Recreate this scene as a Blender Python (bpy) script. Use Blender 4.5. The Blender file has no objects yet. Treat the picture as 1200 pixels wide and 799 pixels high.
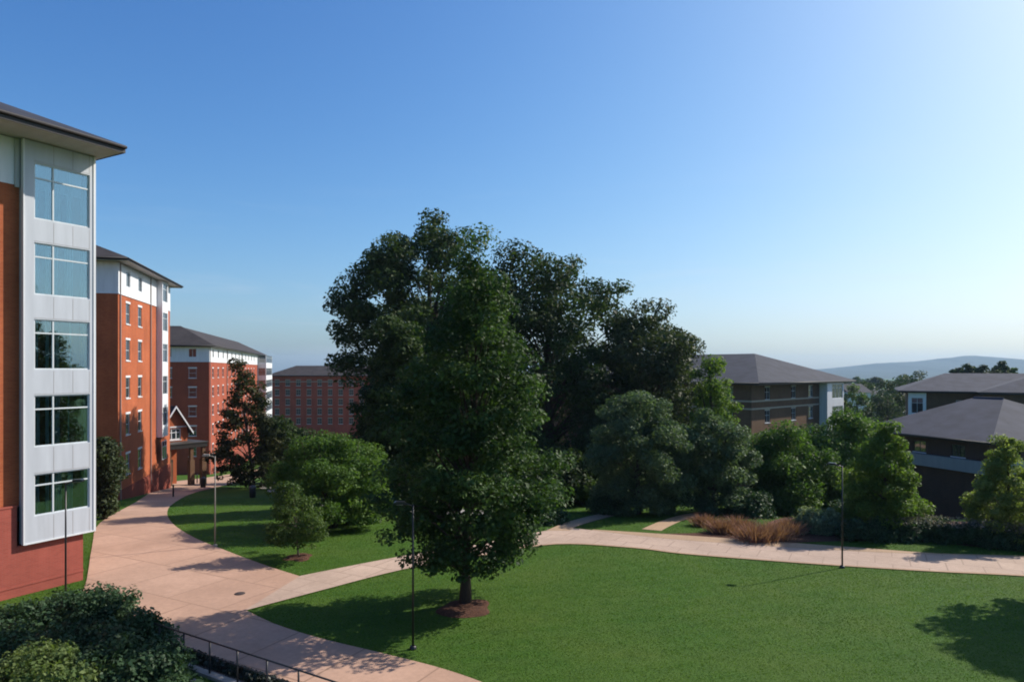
import bpy, bmesh, math, random
import numpy as np
from mathutils import Vector, Matrix
R = math.radians
sc = bpy.context.scene
COL = sc.collection
H, F, HY = 9.5, 800.0, 433.0            # eye height, focal length and horizon row of the 1200 px wide photograph
SUN_AZ, SUN_EL = R(63), R(37)

# ---------------------------------------------------------------- terrain
def ramp(s, k): return (s + np.sqrt(s * s + k * k)) / 2
def hgt(x, y):
    x = np.asarray(x, float); y = np.asarray(y, float)
    h = -.115 * ramp(y - 40, 6) + .115 * ramp(y - 150, 30) - .06 * ramp(y - 200, 60) + .06 * ramp(y - 600, 100)
    t = np.clip((x - 14) / 14, 0, 1); t = t * t * (3 - 2 * t)
    return h - .1 * (ramp(y - 43, 4) - ramp(y - 83, 10)) * t + .09
def h1(x, y): return float(hgt(x, y))
def at(px, py):
    a, b = (px - 600) / F, (py - HY) / F
    lo, hi = 5.0, 2000.0
    for _ in range(60):
        m = (lo + hi) / 2
        if H - b * m > h1(a * m, m): lo = m
        else: hi = m
    return (a * lo, lo)
def px_x(px, D): return (px - 600) / F * D
def px_z(py, D): return H + (HY - py) / F * D

# ---------------------------------------------------------------- objects
def tag(o, label=None, cat=None, group=None, kind=None):
    if label: o['label'] = label
    if cat: o['category'] = cat
    if group: o['group'] = group
    if kind: o['kind'] = kind
    return o
def link(name, me, parent=None):
    o = bpy.data.objects.new(name, me); COL.objects.link(o)
    if parent: o.parent = parent
    return o
def empty(name, loc, rz=0, label=None, cat=None, group=None):
    o = bpy.data.objects.new(name, None); COL.objects.link(o)
    o.location = loc; o.rotation_euler = (0, 0, rz); o.empty_display_size = .3
    return tag(o, label, cat, group)
def copy_tree(o, parent=None):
    c = o.copy(); COL.objects.link(c)
    if parent: c.parent = parent
    for ch in [k for k in o.children]: copy_tree(ch, c)
    return c

class MB:
    def __init__(s): s.v = []; s.f = []; s.uv = []; s.sm = []
    def face(s, pts, uv=None, sm=False):
        i = len(s.v); s.v += [tuple(p) for p in pts]; s.f.append(tuple(range(i, i + len(pts)))); s.sm.append(sm)
        if uv is None:
            a, b, c = Vector(pts[0]), Vector(pts[1]), Vector(pts[2]); n = (b - a).cross(c - a)
            ax = [abs(q) for q in n]
            if ax[2] > max(ax[0], ax[1]): uv = [(p[0], p[1]) for p in pts]
            elif ax[0] > ax[1]: uv = [(p[1], p[2]) for p in pts]
            else: uv = [(p[0], p[2]) for p in pts]
        s.uv += list(uv)
    def box(s, x0, x1, y0, y1, z0, z1):
        p = [(x0,y0,z0),(x1,y0,z0),(x1,y1,z0),(x0,y1,z0),(x0,y0,z1),(x1,y0,z1),(x1,y1,z1),(x0,y1,z1)]
        for q in ((0,3,2,1),(4,5,6,7),(0,1,5,4),(1,2,6,5),(2,3,7,6),(3,0,4,7)): s.face([p[i] for i in q])
        return s
    def tube(s, pts, rad, n=8, cap=True):
        P = [Vector(p) for p in pts]; rings = []
        for k, p in enumerate(P):
            d = (P[min(k + 1, len(P) - 1)] - P[max(k - 1, 0)]).normalized()
            a = d.orthogonal().normalized() if k == 0 else (pa - d * pa.dot(d)).normalized()
            pa = a; b = d.cross(a)
            r = rad[k] if hasattr(rad, '__len__') else rad
            rings.append([p + (a * math.cos(2*math.pi*j/n) + b * math.sin(2*math.pi*j/n)) * r for j in range(n)])
        for k in range(len(P) - 1):
            for j in range(n):
                jj = (j + 1) % n
                s.face([rings[k][j], rings[k][jj], rings[k+1][jj], rings[k+1][j]], sm=True)
        if cap: s.face(rings[0][::-1]); s.face(rings[-1])
        return s
    def lathe(s, prof, c=(0,0,0), n=16):
        rings = [[(c[0]+r*math.cos(2*math.pi*j/n), c[1]+r*math.sin(2*math.pi*j/n), c[2]+z) for j in range(n)] for r, z in prof]
        for k in range(len(prof) - 1):
            for j in range(n):
                jj = (j+1) % n; s.face([rings[k][j], rings[k][jj], rings[k+1][jj], rings[k+1][j]], sm=True)
        return s
    def wall(s, o, U, L, z0, z1, ops=(), dep=.16):
        o = Vector(o); U = Vector(U); N = U.cross(Vector((0,0,1)))
        P = lambda u, z, d=0: o + U*u + Vector((0,0,z)) - N*d
        us = sorted({0, L} | {q for a in ops for q in a[:2]}); zs = sorted({z0, z1} | {q for a in ops for q in a[2:] if z0 < q < z1})
        for a, b in zip(us, us[1:]):
            for c, d in zip(zs, zs[1:]):
                m, k = (a+b)/2, (c+d)/2
                if any(q[0] < m < q[1] and q[2] < k < q[3] for q in ops): continue
                s.face([P(a,c), P(b,c), P(b,d), P(a,d)], [(a,c),(b,c),(b,d),(a,d)])
        for a, b, c, d in ops:
            if not (z0 <= (c+d)/2 <= z1): continue
            for q in ((P(a,c),P(a,c,dep),P(b,c,dep),P(b,c)), (P(b,c),P(b,c,dep),P(b,d,dep),P(b,d)),
                      (P(b,d),P(b,d,dep),P(a,d,dep),P(a,d)), (P(a,d),P(a,d,dep),P(a,c,dep),P(a,c))): s.face(q)
        return s
    def mesh(s, name, m):
        me = bpy.data.meshes.new(name); me.from_pydata(s.v, [], s.f); me.materials.append(m)
        uv = me.uv_layers.new(name='UVMap'); uv.data.foreach_set('uv', np.array(s.uv, dtype=np.float32).ravel())
        me.polygons.foreach_set('use_smooth', s.sm)
        if any(s.sm):
            bm = bmesh.new(); bm.from_mesh(me); bmesh.ops.remove_doubles(bm, verts=bm.verts, dist=1e-5); bm.to_mesh(me); bm.free()
        me.update(); return me
    def build(s, name, m, parent=None): return link(name, s.mesh(name, m), parent)

# ---------------------------------------------------------------- materials
def mat(name, base=(.5,.5,.5), rough=.8, spec=.3, metal=0):
    m = bpy.data.materials.new(name); m.use_nodes = True
    b = m.node_tree.nodes['Principled BSDF']
    b.inputs['Base Color'].default_value = (*base, 1); b.inputs['Roughness'].default_value = rough
    b.inputs['Specular IOR Level'].default_value = spec; b.inputs['Metallic'].default_value = metal
    return m, m.node_tree, b
def nd(nt, t, **kw):
    n = nt.nodes.new(t)
    for k, v in kw.items():
        if k in n.inputs: n.inputs[k].default_value = v
        else: setattr(n, k, v)
    return n
def ramp_node(nt, stops, interp='LINEAR'):
    n = nt.nodes.new('ShaderNodeValToRGB'); n.color_ramp.interpolation = interp; e = n.color_ramp.elements
    while len(e) < len(stops): e.new(.5)
    for q, (p, c) in zip(e, stops): q.position = p; q.color = (*c, 1)
    return n
def mixc(nt, a, b, fac, mode='MIX'):
    n = nt.nodes.new('ShaderNodeMix'); n.data_type = 'RGBA'; n.blend_type = mode
    for s, v in ((0, fac), (6, a), (7, b)):
        if isinstance(v, (int, float)): n.inputs[s].default_value = v
        elif isinstance(v, tuple): n.inputs[s].default_value = (*v, 1)
        else: nt.links.new(v, n.inputs[s])
    return n.outputs[2]
def noise(nt, vec, scale, detail=4, rough=.6):
    n = nd(nt, 'ShaderNodeTexNoise', Scale=scale, Detail=detail, Roughness=rough)
    nt.links.new(vec, n.inputs['Vector']); return n.outputs['Fac']
def maprange(nt, v, a, b, c, d):
    n = nd(nt, 'ShaderNodeMapRange'); nt.links.new(v, n.inputs[0])
    for i, q in enumerate((a, b, c, d)): n.inputs[i+1].default_value = q
    return n.outputs[0]
def bump(nt, b, hsock, st, dist):
    n = nd(nt, 'ShaderNodeBump', Strength=st, Distance=dist); nt.links.new(hsock, n.inputs['Height']); nt.links.new(n.outputs[0], b.inputs['Normal'])

def brick(name, c1, c2, mortar, rough=.85, wear=.25):
    m, nt, b = mat(name, c1, rough, .2)
    uv = nd(nt, 'ShaderNodeTexCoord').outputs['UV']
    t = nd(nt, 'ShaderNodeTexBrick', Scale=1.0); nt.links.new(uv, t.inputs['Vector'])
    t.inputs['Brick Width'].default_value = .225; t.inputs['Row Height'].default_value = .075; t.inputs['Mortar Size'].default_value = .006
    t.inputs['Color1'].default_value = (*c1, 1); t.inputs['Color2'].default_value = (*c2, 1); t.inputs['Mortar'].default_value = (*mortar, 1)
    t.inputs['Bias'].default_value = -.2
    n1 = noise(nt, uv, .35, 6); k = maprange(nt, n1, .3, .75, 1 - wear, 1 + wear * .4)
    n2 = nd(nt, 'ShaderNodeMapping'); n2.inputs['Scale'].default_value = (1.2, .12, 1); nt.links.new(uv, n2.inputs[0])
    n3 = noise(nt, n2.outputs[0], 1.5, 5); k2 = maprange(nt, n3, .35, .7, .88, 1.04)
    mu = nd(nt, 'ShaderNodeMath', operation='MULTIPLY'); nt.links.new(k, mu.inputs[0]); nt.links.new(k2, mu.inputs[1])
    cc = nd(nt, 'ShaderNodeCombineColor')
    for i in range(3): nt.links.new(mu.outputs[0], cc.inputs[i])
    nt.links.new(mixc(nt, t.outputs['Color'], cc.outputs[0], 1.0, 'MULTIPLY'), b.inputs['Base Color'])
    bump(nt, b, t.outputs['Fac'], -.4, .01)
    return m
def panel(name, base, rough=.45):
    m, nt, b = mat(name, base, rough, .4)
    uv = nd(nt, 'ShaderNodeTexCoord').outputs['UV']
    mp = nd(nt, 'ShaderNodeMapping'); mp.inputs['Scale'].default_value = (2.5, .25, 1); nt.links.new(uv, mp.inputs[0])
    k = maprange(nt, noise(nt, mp.outputs[0], 1.0, 6), .3, .75, 0, 1)
    nt.links.new(mixc(nt, tuple(q*.82 for q in base), base, k), b.inputs['Base Color'])
    return m
def shingle(name, c1, c2):
    m, nt, b = mat(name, c1, .9, .25)
    uv = nd(nt, 'ShaderNodeTexCoord').outputs['UV']
    t = nd(nt, 'ShaderNodeTexBrick', Scale=1.0); nt.links.new(uv, t.inputs['Vector'])
    t.inputs['Brick Width'].default_value = .4; t.inputs['Row Height'].default_value = .16; t.inputs['Mortar Size'].default_value = .012
    t.inputs['Color1'].default_value = (*c1, 1); t.inputs['Color2'].default_value = (*c2, 1); t.inputs['Mortar'].default_value = (*(q*.5 for q in c1), 1)
    n = maprange(nt, noise(nt, uv, .5, 6), .3, .7, 0, 1)
    nt.links.new(mixc(nt, t.outputs['Color'], tuple(q*1.5 for q in c2), n), b.inputs['Base Color'])
    nt.nodes[-1]; bump(nt, b, t.outputs['Fac'], -.3, .02)
    return m
def leafmat(name, dark, light, trans=.35, rough=.42, spec=.35):
    m = bpy.data.materials.new(name); m.use_nodes = True; nt = m.node_tree; b = nt.nodes['Principled BSDF']
    a = nd(nt, 'ShaderNodeAttribute', attribute_name='tint')
    c = mixc(nt, dark, light, a.outputs['Fac'])
    nt.links.new(c, b.inputs['Base Color']); b.inputs['Roughness'].default_value = rough; b.inputs['Specular IOR Level'].default_value = spec
    t = nd(nt, 'ShaderNodeBsdfTranslucent'); nt.links.new(mixc(nt, c, (1.0, 1.1, .5), 1.0, 'MULTIPLY'), t.inputs['Color'])
    mx = nd(nt, 'ShaderNodeMixShader'); mx.inputs[0].default_value = trans
    nt.links.new(b.outputs[0], mx.inputs[1]); nt.links.new(t.outputs[0], mx.inputs[2])
    nt.links.new(mx.outputs[0], nt.nodes['Material Output'].inputs['Surface'])
    return m
def bark(name, c=(.06,.045,.035)):
    m, nt, b = mat(name, c, .95, .15)
    o = nd(nt, 'ShaderNodeTexCoord').outputs['Object']
    mp = nd(nt, 'ShaderNodeMapping'); mp.inputs['Scale'].default_value = (6, 6, 1); nt.links.new(o, mp.inputs[0])
    n = noise(nt, mp.outputs[0], 3, 6)
    nt.links.new(mixc(nt, tuple(q*.5 for q in c), tuple(q*1.5 for q in c), n), b.inputs['Base Color']); bump(nt, b, n, .8, .03)
    return m
def glassy(name, base=(.02,.03,.04), rough=.03):
    m, nt, b = mat(name, base, rough, .9); b.inputs['IOR'].default_value = 1.9
    o = nd(nt, 'ShaderNodeTexCoord').outputs['Object']
    bump(nt, b, noise(nt, o, 1.2, 2), .05, .05)
    return m
def clearglass(name):
    m = bpy.data.materials.new(name); m.use_nodes = True; nt = m.node_tree
    g = nd(nt, 'ShaderNodeBsdfGlossy', Roughness=.02); g.inputs['Color'].default_value = (.66,.9,.98,1)
    t = nd(nt, 'ShaderNodeBsdfTransparent'); t.inputs['Color'].default_value = (.74,.82,.84,1)
    fr = nd(nt, 'ShaderNodeFresnel', IOR=1.7)
    k = maprange(nt, fr.outputs[0], 0, 1, .2, 1)
    o = nd(nt, 'ShaderNodeTexCoord').outputs['Object']
    bp = nd(nt, 'ShaderNodeBump', Strength=.06, Distance=.05); nt.links.new(noise(nt, o, .9, 2), bp.inputs['Height']); nt.links.new(bp.outputs[0], g.inputs['Normal'])
    mx = nd(nt, 'ShaderNodeMixShader'); nt.links.new(k, mx.inputs[0]); nt.links.new(t.outputs[0], mx.inputs[1]); nt.links.new(g.outputs[0], mx.inputs[2])
    nt.links.new(mx.outputs[0], nt.nodes['Material Output'].inputs['Surface'])
    return m
def paving(name, c1, c2, joint, bw, rh, js, stain=.3):
    m, nt, b = mat(name, c1, .85, .25)
    uv = nd(nt, 'ShaderNodeTexCoord').outputs['UV']
    mp = nd(nt, 'ShaderNodeMapping'); mp.inputs['Rotation'].default_value = (0, 0, R(28)); nt.links.new(uv, mp.inputs[0])
    t = nd(nt, 'ShaderNodeTexBrick', Scale=1.0); nt.links.new(mp.outputs[0], t.inputs['Vector'])
    t.offset = .5
    t.inputs['Brick Width'].default_value = bw; t.inputs['Row Height'].default_value = rh; t.inputs['Mortar Size'].default_value = js
    t.inputs['Color1'].default_value = (*c1, 1); t.inputs['Color2'].default_value = (*c2, 1); t.inputs['Mortar'].default_value = (*joint, 1)
    n = maprange(nt, noise(nt, uv, .22, 8, .65), .32, .7, 0, 1)
    c = mixc(nt, t.outputs['Color'], tuple(q*(1-stain) for q in c2), n)
    n2 = maprange(nt, noise(nt, uv, 5, 6, .7), .3, .75, .86, 1.1)
    cc = nd(nt, 'ShaderNodeCombineColor')
    for i in range(3): nt.links.new(n2, cc.inputs[i])
    nt.links.new(mixc(nt, c, cc.outputs[0], 1.0, 'MULTIPLY'), b.inputs['Base Color'])
    bump(nt, b, noise(nt, uv, 30, 3), .15, .01)
    return m
def grass_ground(name):
    m, nt, b = mat(name, (.05,.1,.02), .9, .15)
    p = nd(nt, 'ShaderNodeNewGeometry').outputs['Position']
    a = noise(nt, p, 14, 8, .75); c = noise(nt, p, .25, 6, .6); d = noise(nt, p, 1.3, 6, .65)
    col = ramp_node(nt, [(.32, (.013,.044,.004)), (.5, (.036,.092,.008)), (.7, (.072,.140,.016))]); nt.links.new(a, col.inputs[0])
    c2 = mixc(nt, col.outputs[0], (.085,.120,.020), maprange(nt, c, .42, .68, 0, .55))
    c3 = mixc(nt, c2, (.026,.066,.010), maprange(nt, d, .5, .75, 0, .6))
    # mown stripes: the mower's passes, about 1.6 m apart
    mp = nd(nt, 'ShaderNodeMapping'); mp.inputs['Rotation'].default_value = (0, 0, R(-14)); nt.links.new(p, mp.inputs[0])
    w = nd(nt, 'ShaderNodeTexWave', Scale=.32, Distortion=1.2, Detail=2); w.bands_direction = 'Y'; nt.links.new(mp.outputs[0], w.inputs['Vector'])
    c4 = mixc(nt, c3, (.062,.115,.02), maprange(nt, w.outputs['Fac'], .2, .8, 0, .28))
    nt.links.new(c4, b.inputs['Base Color'])
    bump(nt, b, a, .9, .05)
    return m
def speck(name, c1, c2, scale, rough=.95):
    m, nt, b = mat(name, c1, rough, .15)
    p = nd(nt, 'ShaderNodeNewGeometry').outputs['Position']
    n = noise(nt, p, scale, 6, .75)
    r = ramp_node(nt, [(.35, c1), (.65, c2)]); nt.links.new(n, r.inputs[0]); nt.links.new(r.outputs[0], b.inputs['Base Color'])
    bump(nt, b, n, .8, .05)
    return m

M = dict(
    brick=brick('orange_brick', (.44,.115,.042), (.36,.082,.032), (.36,.15,.085)),
    plinth=brick('plinth_brick', (.40,.092,.066), (.34,.076,.056), (.34,.13,.10)),
    redbrick=brick('red_brick', (.26,.055,.030), (.21,.045,.028), (.23,.10,.08)),
    farred=brick('warm_red_brick', (.50,.088,.045), (.42,.072,.038), (.34,.14,.10)),
    brown=brick('brown_brick', (.16,.085,.045), (.12,.062,.036), (.18,.13,.09)),
    darkbrick=brick('dark_brick', (.085,.045,.032), (.065,.036,.028), (.10,.07,.06)),
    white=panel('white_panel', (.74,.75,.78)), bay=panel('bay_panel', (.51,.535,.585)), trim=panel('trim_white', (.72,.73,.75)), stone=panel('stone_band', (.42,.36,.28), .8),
    grey=panel('grey_metal', (.30,.27,.25)), soffit=panel('soffit_board', (.50,.49,.48), .7),
    roof=shingle('roof_shingle', (.030,.026,.027), (.040,.034,.034)), roofw=shingle('roof_warm', (.025,.027,.037), (.031,.033,.045)),
    roofb=shingle('roof_slate', (.034,.036,.050), (.042,.044,.060)),
    fascia=mat('fascia_dark', (.022,.018,.018), .5, .4)[0],
    frame=panel('window_frame', (.62,.66,.68)), glass=glassy('window_glass'), clear=clearglass('bay_glass'),
    room=mat('room_dark', (.12,.14,.14), .9, .1)[0], curtain=mat('curtain_cloth', (.62,.62,.58), .9, .1)[0],
    door=mat('door_dark', (.03,.025,.022), .4, .5)[0],
    black=mat('black_metal', (.012,.012,.013), .4, .5)[0], bronze=mat('bronze_metal', (.05,.045,.04), .45, .5)[0], polegrey=mat('pole_grey', (.22,.20,.17), .55, .4)[0],
    lens=mat('lamp_lens', (.6,.6,.58), .3, .5)[0],
    plaza=paving('plaza_concrete', (.51,.325,.235), (.46,.285,.20), (.25,.155,.105), 3.0, 3.0, .035, .26),
    path=paving('path_pavers', (.52,.385,.30), (.45,.325,.25), (.27,.19,.145), 1.5, 1.5, .03, .24),
    tanpath=paving('tan_path', (.44,.30,.19), (.40,.27,.17), (.3,.2,.13), 1.5, 1.5, .015, .2),
    conc=paving('grey_concrete', (.36,.34,.31), (.33,.31,.29), (.22,.21,.2), 1.8, 1.8, .012, .25),
    grass=grass_ground('grass_lawn'), mulch=speck('mulch', (.04,.02,.013), (.115,.055,.036), 9),
    hill=speck('hill_forest', (.016,.030,.024), (.032,.052,.036), .02), bark=bark('bark'), barkp=bark('pale_bark', (.16,.13,.10)),
    iron=mat('iron_cover', (.05,.035,.03), .7, .3)[0],
    oak=leafmat('oak_leaf', (.020,.038,.012), (.062,.098,.028), .34, .6, .18),
    front=leafmat('maple_leaf', (.022,.050,.015), (.072,.126,.034), .38, .55, .2),
    silver=leafmat('grey_green_leaf', (.055,.092,.046), (.130,.185,.095), .36, .6, .18),
    fresh=leafmat('fresh_leaf', (.050,.105,.022), (.115,.190,.042), .45, .55, .15),
    dimglass=mat('dim_glass', (.075,.045,.042), .35, .3)[0], deepbrick=brick('deep_brick', (.37,.085,.040), (.30,.064,.034), (.30,.11,.08)),
    ylime=leafmat('light_shrub_leaf', (.080,.125,.036), (.180,.230,.080), .4, .6, .15),
    lime=leafmat('lime_leaf', (.075,.140,.026), (.160,.230,.048), .48, .55, .15),
    yellow=leafmat('yellow_green_leaf', (.130,.180,.044), (.270,.320,.105), .48, .6, .15),
    mid=leafmat('mid_green_leaf', (.042,.082,.020), (.105,.155,.040), .40, .55, .18),
    dull=leafmat('dull_green_leaf', (.026,.042,.019), (.066,.086,.036), .3, .6, .18),
    pine=leafmat('sparse_leaf', (.018,.030,.011), (.06,.062,.020), .28, .6, .15),
    shrub=leafmat('dark_shrub_leaf', (.020,.046,.020), (.056,.102,.042), .24, .55, .2),
    redgrass=leafmat('red_grass_blade', (.20,.095,.068), (.38,.21,.155), .25, .8, .05),
    sage=leafmat('sage_leaf', (.13,.17,.095), (.26,.31,.18), .3, .7, .1), lav=leafmat('lavender_leaf', (.14,.135,.125), (.30,.28,.27), .25, .8, .05),
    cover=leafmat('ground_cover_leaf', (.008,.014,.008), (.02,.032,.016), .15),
)

# ---------------------------------------------------------------- leaves and trees
def leaf_mesh(name, C, Nn, size, m, rng, tint, aspect=.62):
    n = len(C)
    rv = rng.normal(size=(n, 3)); a = np.cross(Nn, rv); a /= np.linalg.norm(a, axis=1)[:, None] + 1e-9
    b = np.cross(Nn, a); s = size * np.clip(rng.lognormal(-.06, .32, n), .4, 1.9)[:, None]
    v = np.stack([C - a*s*.5, C + b*s*aspect*.5 + Nn*s*.12, C + a*s*.5, C - b*s*aspect*.5 + Nn*s*.12], 1).reshape(-1, 3)
    me = bpy.data.meshes.new(name); me.vertices.add(4*n); me.vertices.foreach_set('co', v.astype(np.float32).ravel())
    me.loops.add(4*n); me.loops.foreach_set('vertex_index', np.arange(4*n, dtype=np.int32))
    me.polygons.add(n); me.polygons.foreach_set('loop_start', np.arange(0, 4*n, 4, dtype=np.int32)); me.polygons.foreach_set('loop_total', np.full(n, 4, dtype=np.int32))
    at_ = me.attributes.new('tint', 'FLOAT', 'FACE'); at_.data.foreach_set('value', np.clip(tint, 0, 1).astype(np.float32))
    me.materials.append(m); me.update(calc_edges=True); me.validate()
    return me
PROF = dict(
    oak=[(0,.45),(.12,.8),(.35,1),(.6,.95),(.8,.72),(.93,.42),(1,.1)],
    cone=[(0,.55),(.1,.9),(.25,1),(.45,.82),(.65,.6),(.82,.36),(.94,.16),(1,.04)],
    round=[(0,.5),(.15,.85),(.4,1),(.65,.92),(.85,.62),(1,.12)],
    dome=[(0,.75),(.2,.98),(.4,1),(.65,.85),(.85,.55),(1,.12)],
    vase=[(0,.25),(.25,.5),(.42,.88),(.58,1),(.78,.86),(.92,.55),(1,.12)],
    column=[(0,.6),(.2,.95),(.5,1),(.8,.7),(1,.12)],
    bush=[(0,.95),(.3,1),(.6,.85),(.85,.55),(1,.15)],
)
def crown(rng, z0, z1, Rr, prof, ncl, rc, per, flat=.62, fill=.12, rough=.28):
    """clump centres through the crown's volume, biased to its outside, and leaves round each"""
    px, py = zip(*PROF[prof])
    t = (np.arange(ncl) + rng.uniform(0, 1, ncl)) / ncl
    w = np.interp(np.linspace(0, 1, 200), px, py) ** 1.5; cdf = np.cumsum(w) / w.sum(); t = np.interp(t, cdf, np.linspace(0, 1, 200))
    th = rng.uniform(0, 2*np.pi, ncl)
    k = rng.integers(2, 5, 6); ph = rng.uniform(0, 6.28, 6); fz = rng.uniform(2, 9, 6)
    lump = sum(np.sin(k[i]*th + ph[i] + fz[i]*t) for i in range(6)) / 6
    rho = Rr * np.interp(t, px, py) * (1 + rough * 1.6 * lump + rng.normal(0, rough*.35, ncl)) * (.28 + .72 * rng.uniform(0, 1, ncl) ** .55)
    c = np.stack([rho*np.cos(th), rho*np.sin(th), z0 + (z1 - z0)*t + rng.normal(0, .12*rc, ncl)], 1)
    rr = rc * rng.uniform(.6, 1.35, ncl)
    nl = np.maximum(4, (per * (rr/rc)**2 * rng.uniform(.6, 1.3, ncl))).astype(int)
    idx = np.repeat(np.arange(ncl), nl)
    off = rng.normal(size=(len(idx), 3)); off /= np.linalg.norm(off, axis=1)[:, None]
    off *= (rng.uniform(0, 1, len(idx)) ** .45)[:, None]
    P = c[idx] + off * rr[idx][:, None] * np.array([1, 1, flat])
    Nn = off * .7 + np.array([0, 0, .55]) + rng.normal(0, .55, (len(idx), 3))
    tint = .5 + .22*rng.normal(size=ncl)[idx] + .2*rng.normal(size=len(idx))
    nf = int(len(idx) * fill)
    if nf:
        tf = rng.uniform(0.05, .92, nf); tt = rng.uniform(0, 6.28, nf); rf = Rr*.75*np.interp(tf, px, py)*np.sqrt(rng.uniform(0, 1, nf))
        P = np.concatenate([P, np.stack([rf*np.cos(tt), rf*np.sin(tt), z0 + (z1-z0)*tf], 1)])
        Nn = np.concatenate([Nn, rng.normal(size=(nf, 3))]); tint = np.concatenate([tint, rng.uniform(.2, .7, nf)])
    Nn /= np.linalg.norm(Nn, axis=1)[:, None] + 1e-9
    return c, P, Nn, tint
def tree(name, label, cat, group, x, y, ztop, zlow, Rr, prof, m, seed, ncl, rc, per, leaf, tr=None, limbs=26, lean=(0,0), stems=1, fill=.12, rough=.28, flat=.62, trunk_to=.86, barkm='bark'):
    rng = np.random.default_rng(seed); g = h1(x, y)
    root = empty(name, (x, y, g), 0, label, cat, group)
    z0, z1 = max(zlow - g, .15), ztop - g
    c, P, Nn, tint = crown(rng, z0, z1 - rc*.4, Rr, prof, ncl, rc, per, flat, fill, rough)
    sh = lambda q: np.concatenate([q[:, :2] + np.outer(q[:, 2]/z1, lean), q[:, 2:]], 1)
    c, P = sh(c), sh(P)
    P[:, 2] = np.maximum(P[:, 2], .04)
    tr = tr or z1 * .022
    mb = MB()
    for s in range(stems):
        a = s * 2.4 + seed; dx, dy = (0, 0) if stems == 1 else (math.cos(a), math.sin(a))
        top = z1 * trunk_to; pts = []; rad = []
        for k in range(9):
            f = k / 8; wob = math.sin(f*5 + seed) * .012 * z1 * f
            sp = f ** .8 * Rr * .45
            pts.append((dx*(.12 + sp) + wob + lean[0]*f*trunk_to, dy*(.12 + sp) + wob*.6 + lean[1]*f*trunk_to, -.15 + (top + .15)*f))
            rad.append(tr * (1 + .6*max(0, .08 - f)/.08) * (1 - f) ** .8 + tr*.08)
        mb.tube(pts, rad, 9)
    T = Vector; order = rng.permutation(len(c))[:limbs]
    for i in order:
        e = T(c[i]); zs = max(min(e.z * rng.uniform(.5, .8), z1*.75), min(z0*.8, e.z*.9)); f = zs / (z1 * trunk_to)
        if stems > 1: st = T((e.x*.25*min(1, f*2), e.y*.25*min(1, f*2), zs))
        else: st = T((lean[0]*f*trunk_to, lean[1]*f*trunk_to, zs)) + T((1, .6, 0)) * math.sin(f*5 + seed)*.012*z1*f
        mid = st.lerp(e, .5) + T((0, 0, .12*(e - st).length)); r0 = tr * max(.12, (1 - f)) * .45
        mb.tube([st, st.lerp(mid, .6), mid, mid.lerp(e, .6), e], [r0, r0*.8, r0*.6, r0*.4, r0*.15], 5, False)
    mb.build('trunk', M[barkm], root)
    link('crown', leaf_mesh('crown', P, Nn, leaf, M[m], rng, tint), root)
    return root
def ptree(name, label, cat, group, px, D, ytop, ylow, half, prof, m, seed, ncl, rc, per, leaf, bx=None, **kw):
    """tree by photo column, distance, top and crown-foot rows: turned into a place and a real size"""
    x = px_x(px if bx is None else bx, D)
    if bx is not None: kw['lean'] = (px_x(px, D) - x, 0)
    return tree(name, label, cat, group, x, D, px_z(ytop, D), px_z(ylow, D), half*D/F, prof, m, seed, ncl, rc, per, leaf, **kw)

# ---------------------------------------------------------------- camera, light, sky
cam = bpy.data.cameras.new('Camera'); co = bpy.data.objects.new('Camera', cam); COL.objects.link(co); sc.camera = co
co.location = (0, 0, H); co.rotation_euler = (R(90), 0, 0)
cam.sensor_width = 36; cam.lens = F / 1200 * 36; cam.shift_y = (HY - 399.5) / 1200; cam.clip_end = 40000; cam.clip_start = .1
S = Vector((math.sin(SUN_AZ)*math.cos(SUN_EL), math.cos(SUN_AZ)*math.cos(SUN_EL), math.sin(SUN_EL)))
sl = bpy.data.lights.new('Sun', 'SUN'); sl.energy = 4.6; sl.angle = R(.53); sl.color = (1, .93, .82)
so = bpy.data.objects.new('Sun', sl); COL.objects.link(so); so.rotation_euler = S.to_track_quat('Z', 'Y').to_euler(); so.location = S * 200
w = bpy.data.worlds.new('World'); sc.world = w; w.use_nodes = True; nt = w.node_tree
sky = nt.nodes.new('ShaderNodeTexSky'); sky.sky_type = 'NISHITA'; sky.sun_disc = False; sky.sun_elevation = SUN_EL; sky.sun_rotation = SUN_AZ
sky.air_density = 1.0; sky.dust_density = 1.8; sky.ozone_density = 2.2; sky.altitude = 100
bg = nt.nodes['Background']; bg.inputs['Strength'].default_value = .085
hs = nd(nt, 'ShaderNodeHueSaturation', Saturation=1.2)
nt.links.new(sky.outputs[0], hs.inputs['Color']); KN = .1245
gm = nd(nt, 'ShaderNodeGamma', Gamma=1.3); nt.links.new(mixc(nt, hs.outputs[0], (KN,)*3, 1.0, 'MULTIPLY'), gm.inputs['Color'])
skv = nd(nt, 'ShaderNodeVectorMath', operation='MULTIPLY'); nt.links.new(gm.outputs[0], skv.inputs[0]); skv.inputs[1].default_value = (1.52, 1.96, 2.55)
sd = nd(nt, 'ShaderNodeVectorMath', operation='MULTIPLY_ADD'); nt.links.new(skv.outputs[0], sd.inputs[0]); sd.inputs[1].default_value = (.5,)*3; sd.inputs[2].default_value = (1,)*3
sq = nd(nt, 'ShaderNodeVectorMath', operation='DIVIDE'); nt.links.new(skv.outputs[0], sq.inputs[0]); nt.links.new(sd.outputs[0], sq.inputs[1])
sb = nd(nt, 'ShaderNodeVectorMath', operation='SCALE'); nt.links.new(sq.outputs[0], sb.inputs[0]); sb.inputs['Scale'].default_value = 1.0/KN
skc = sb.outputs[0]
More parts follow.
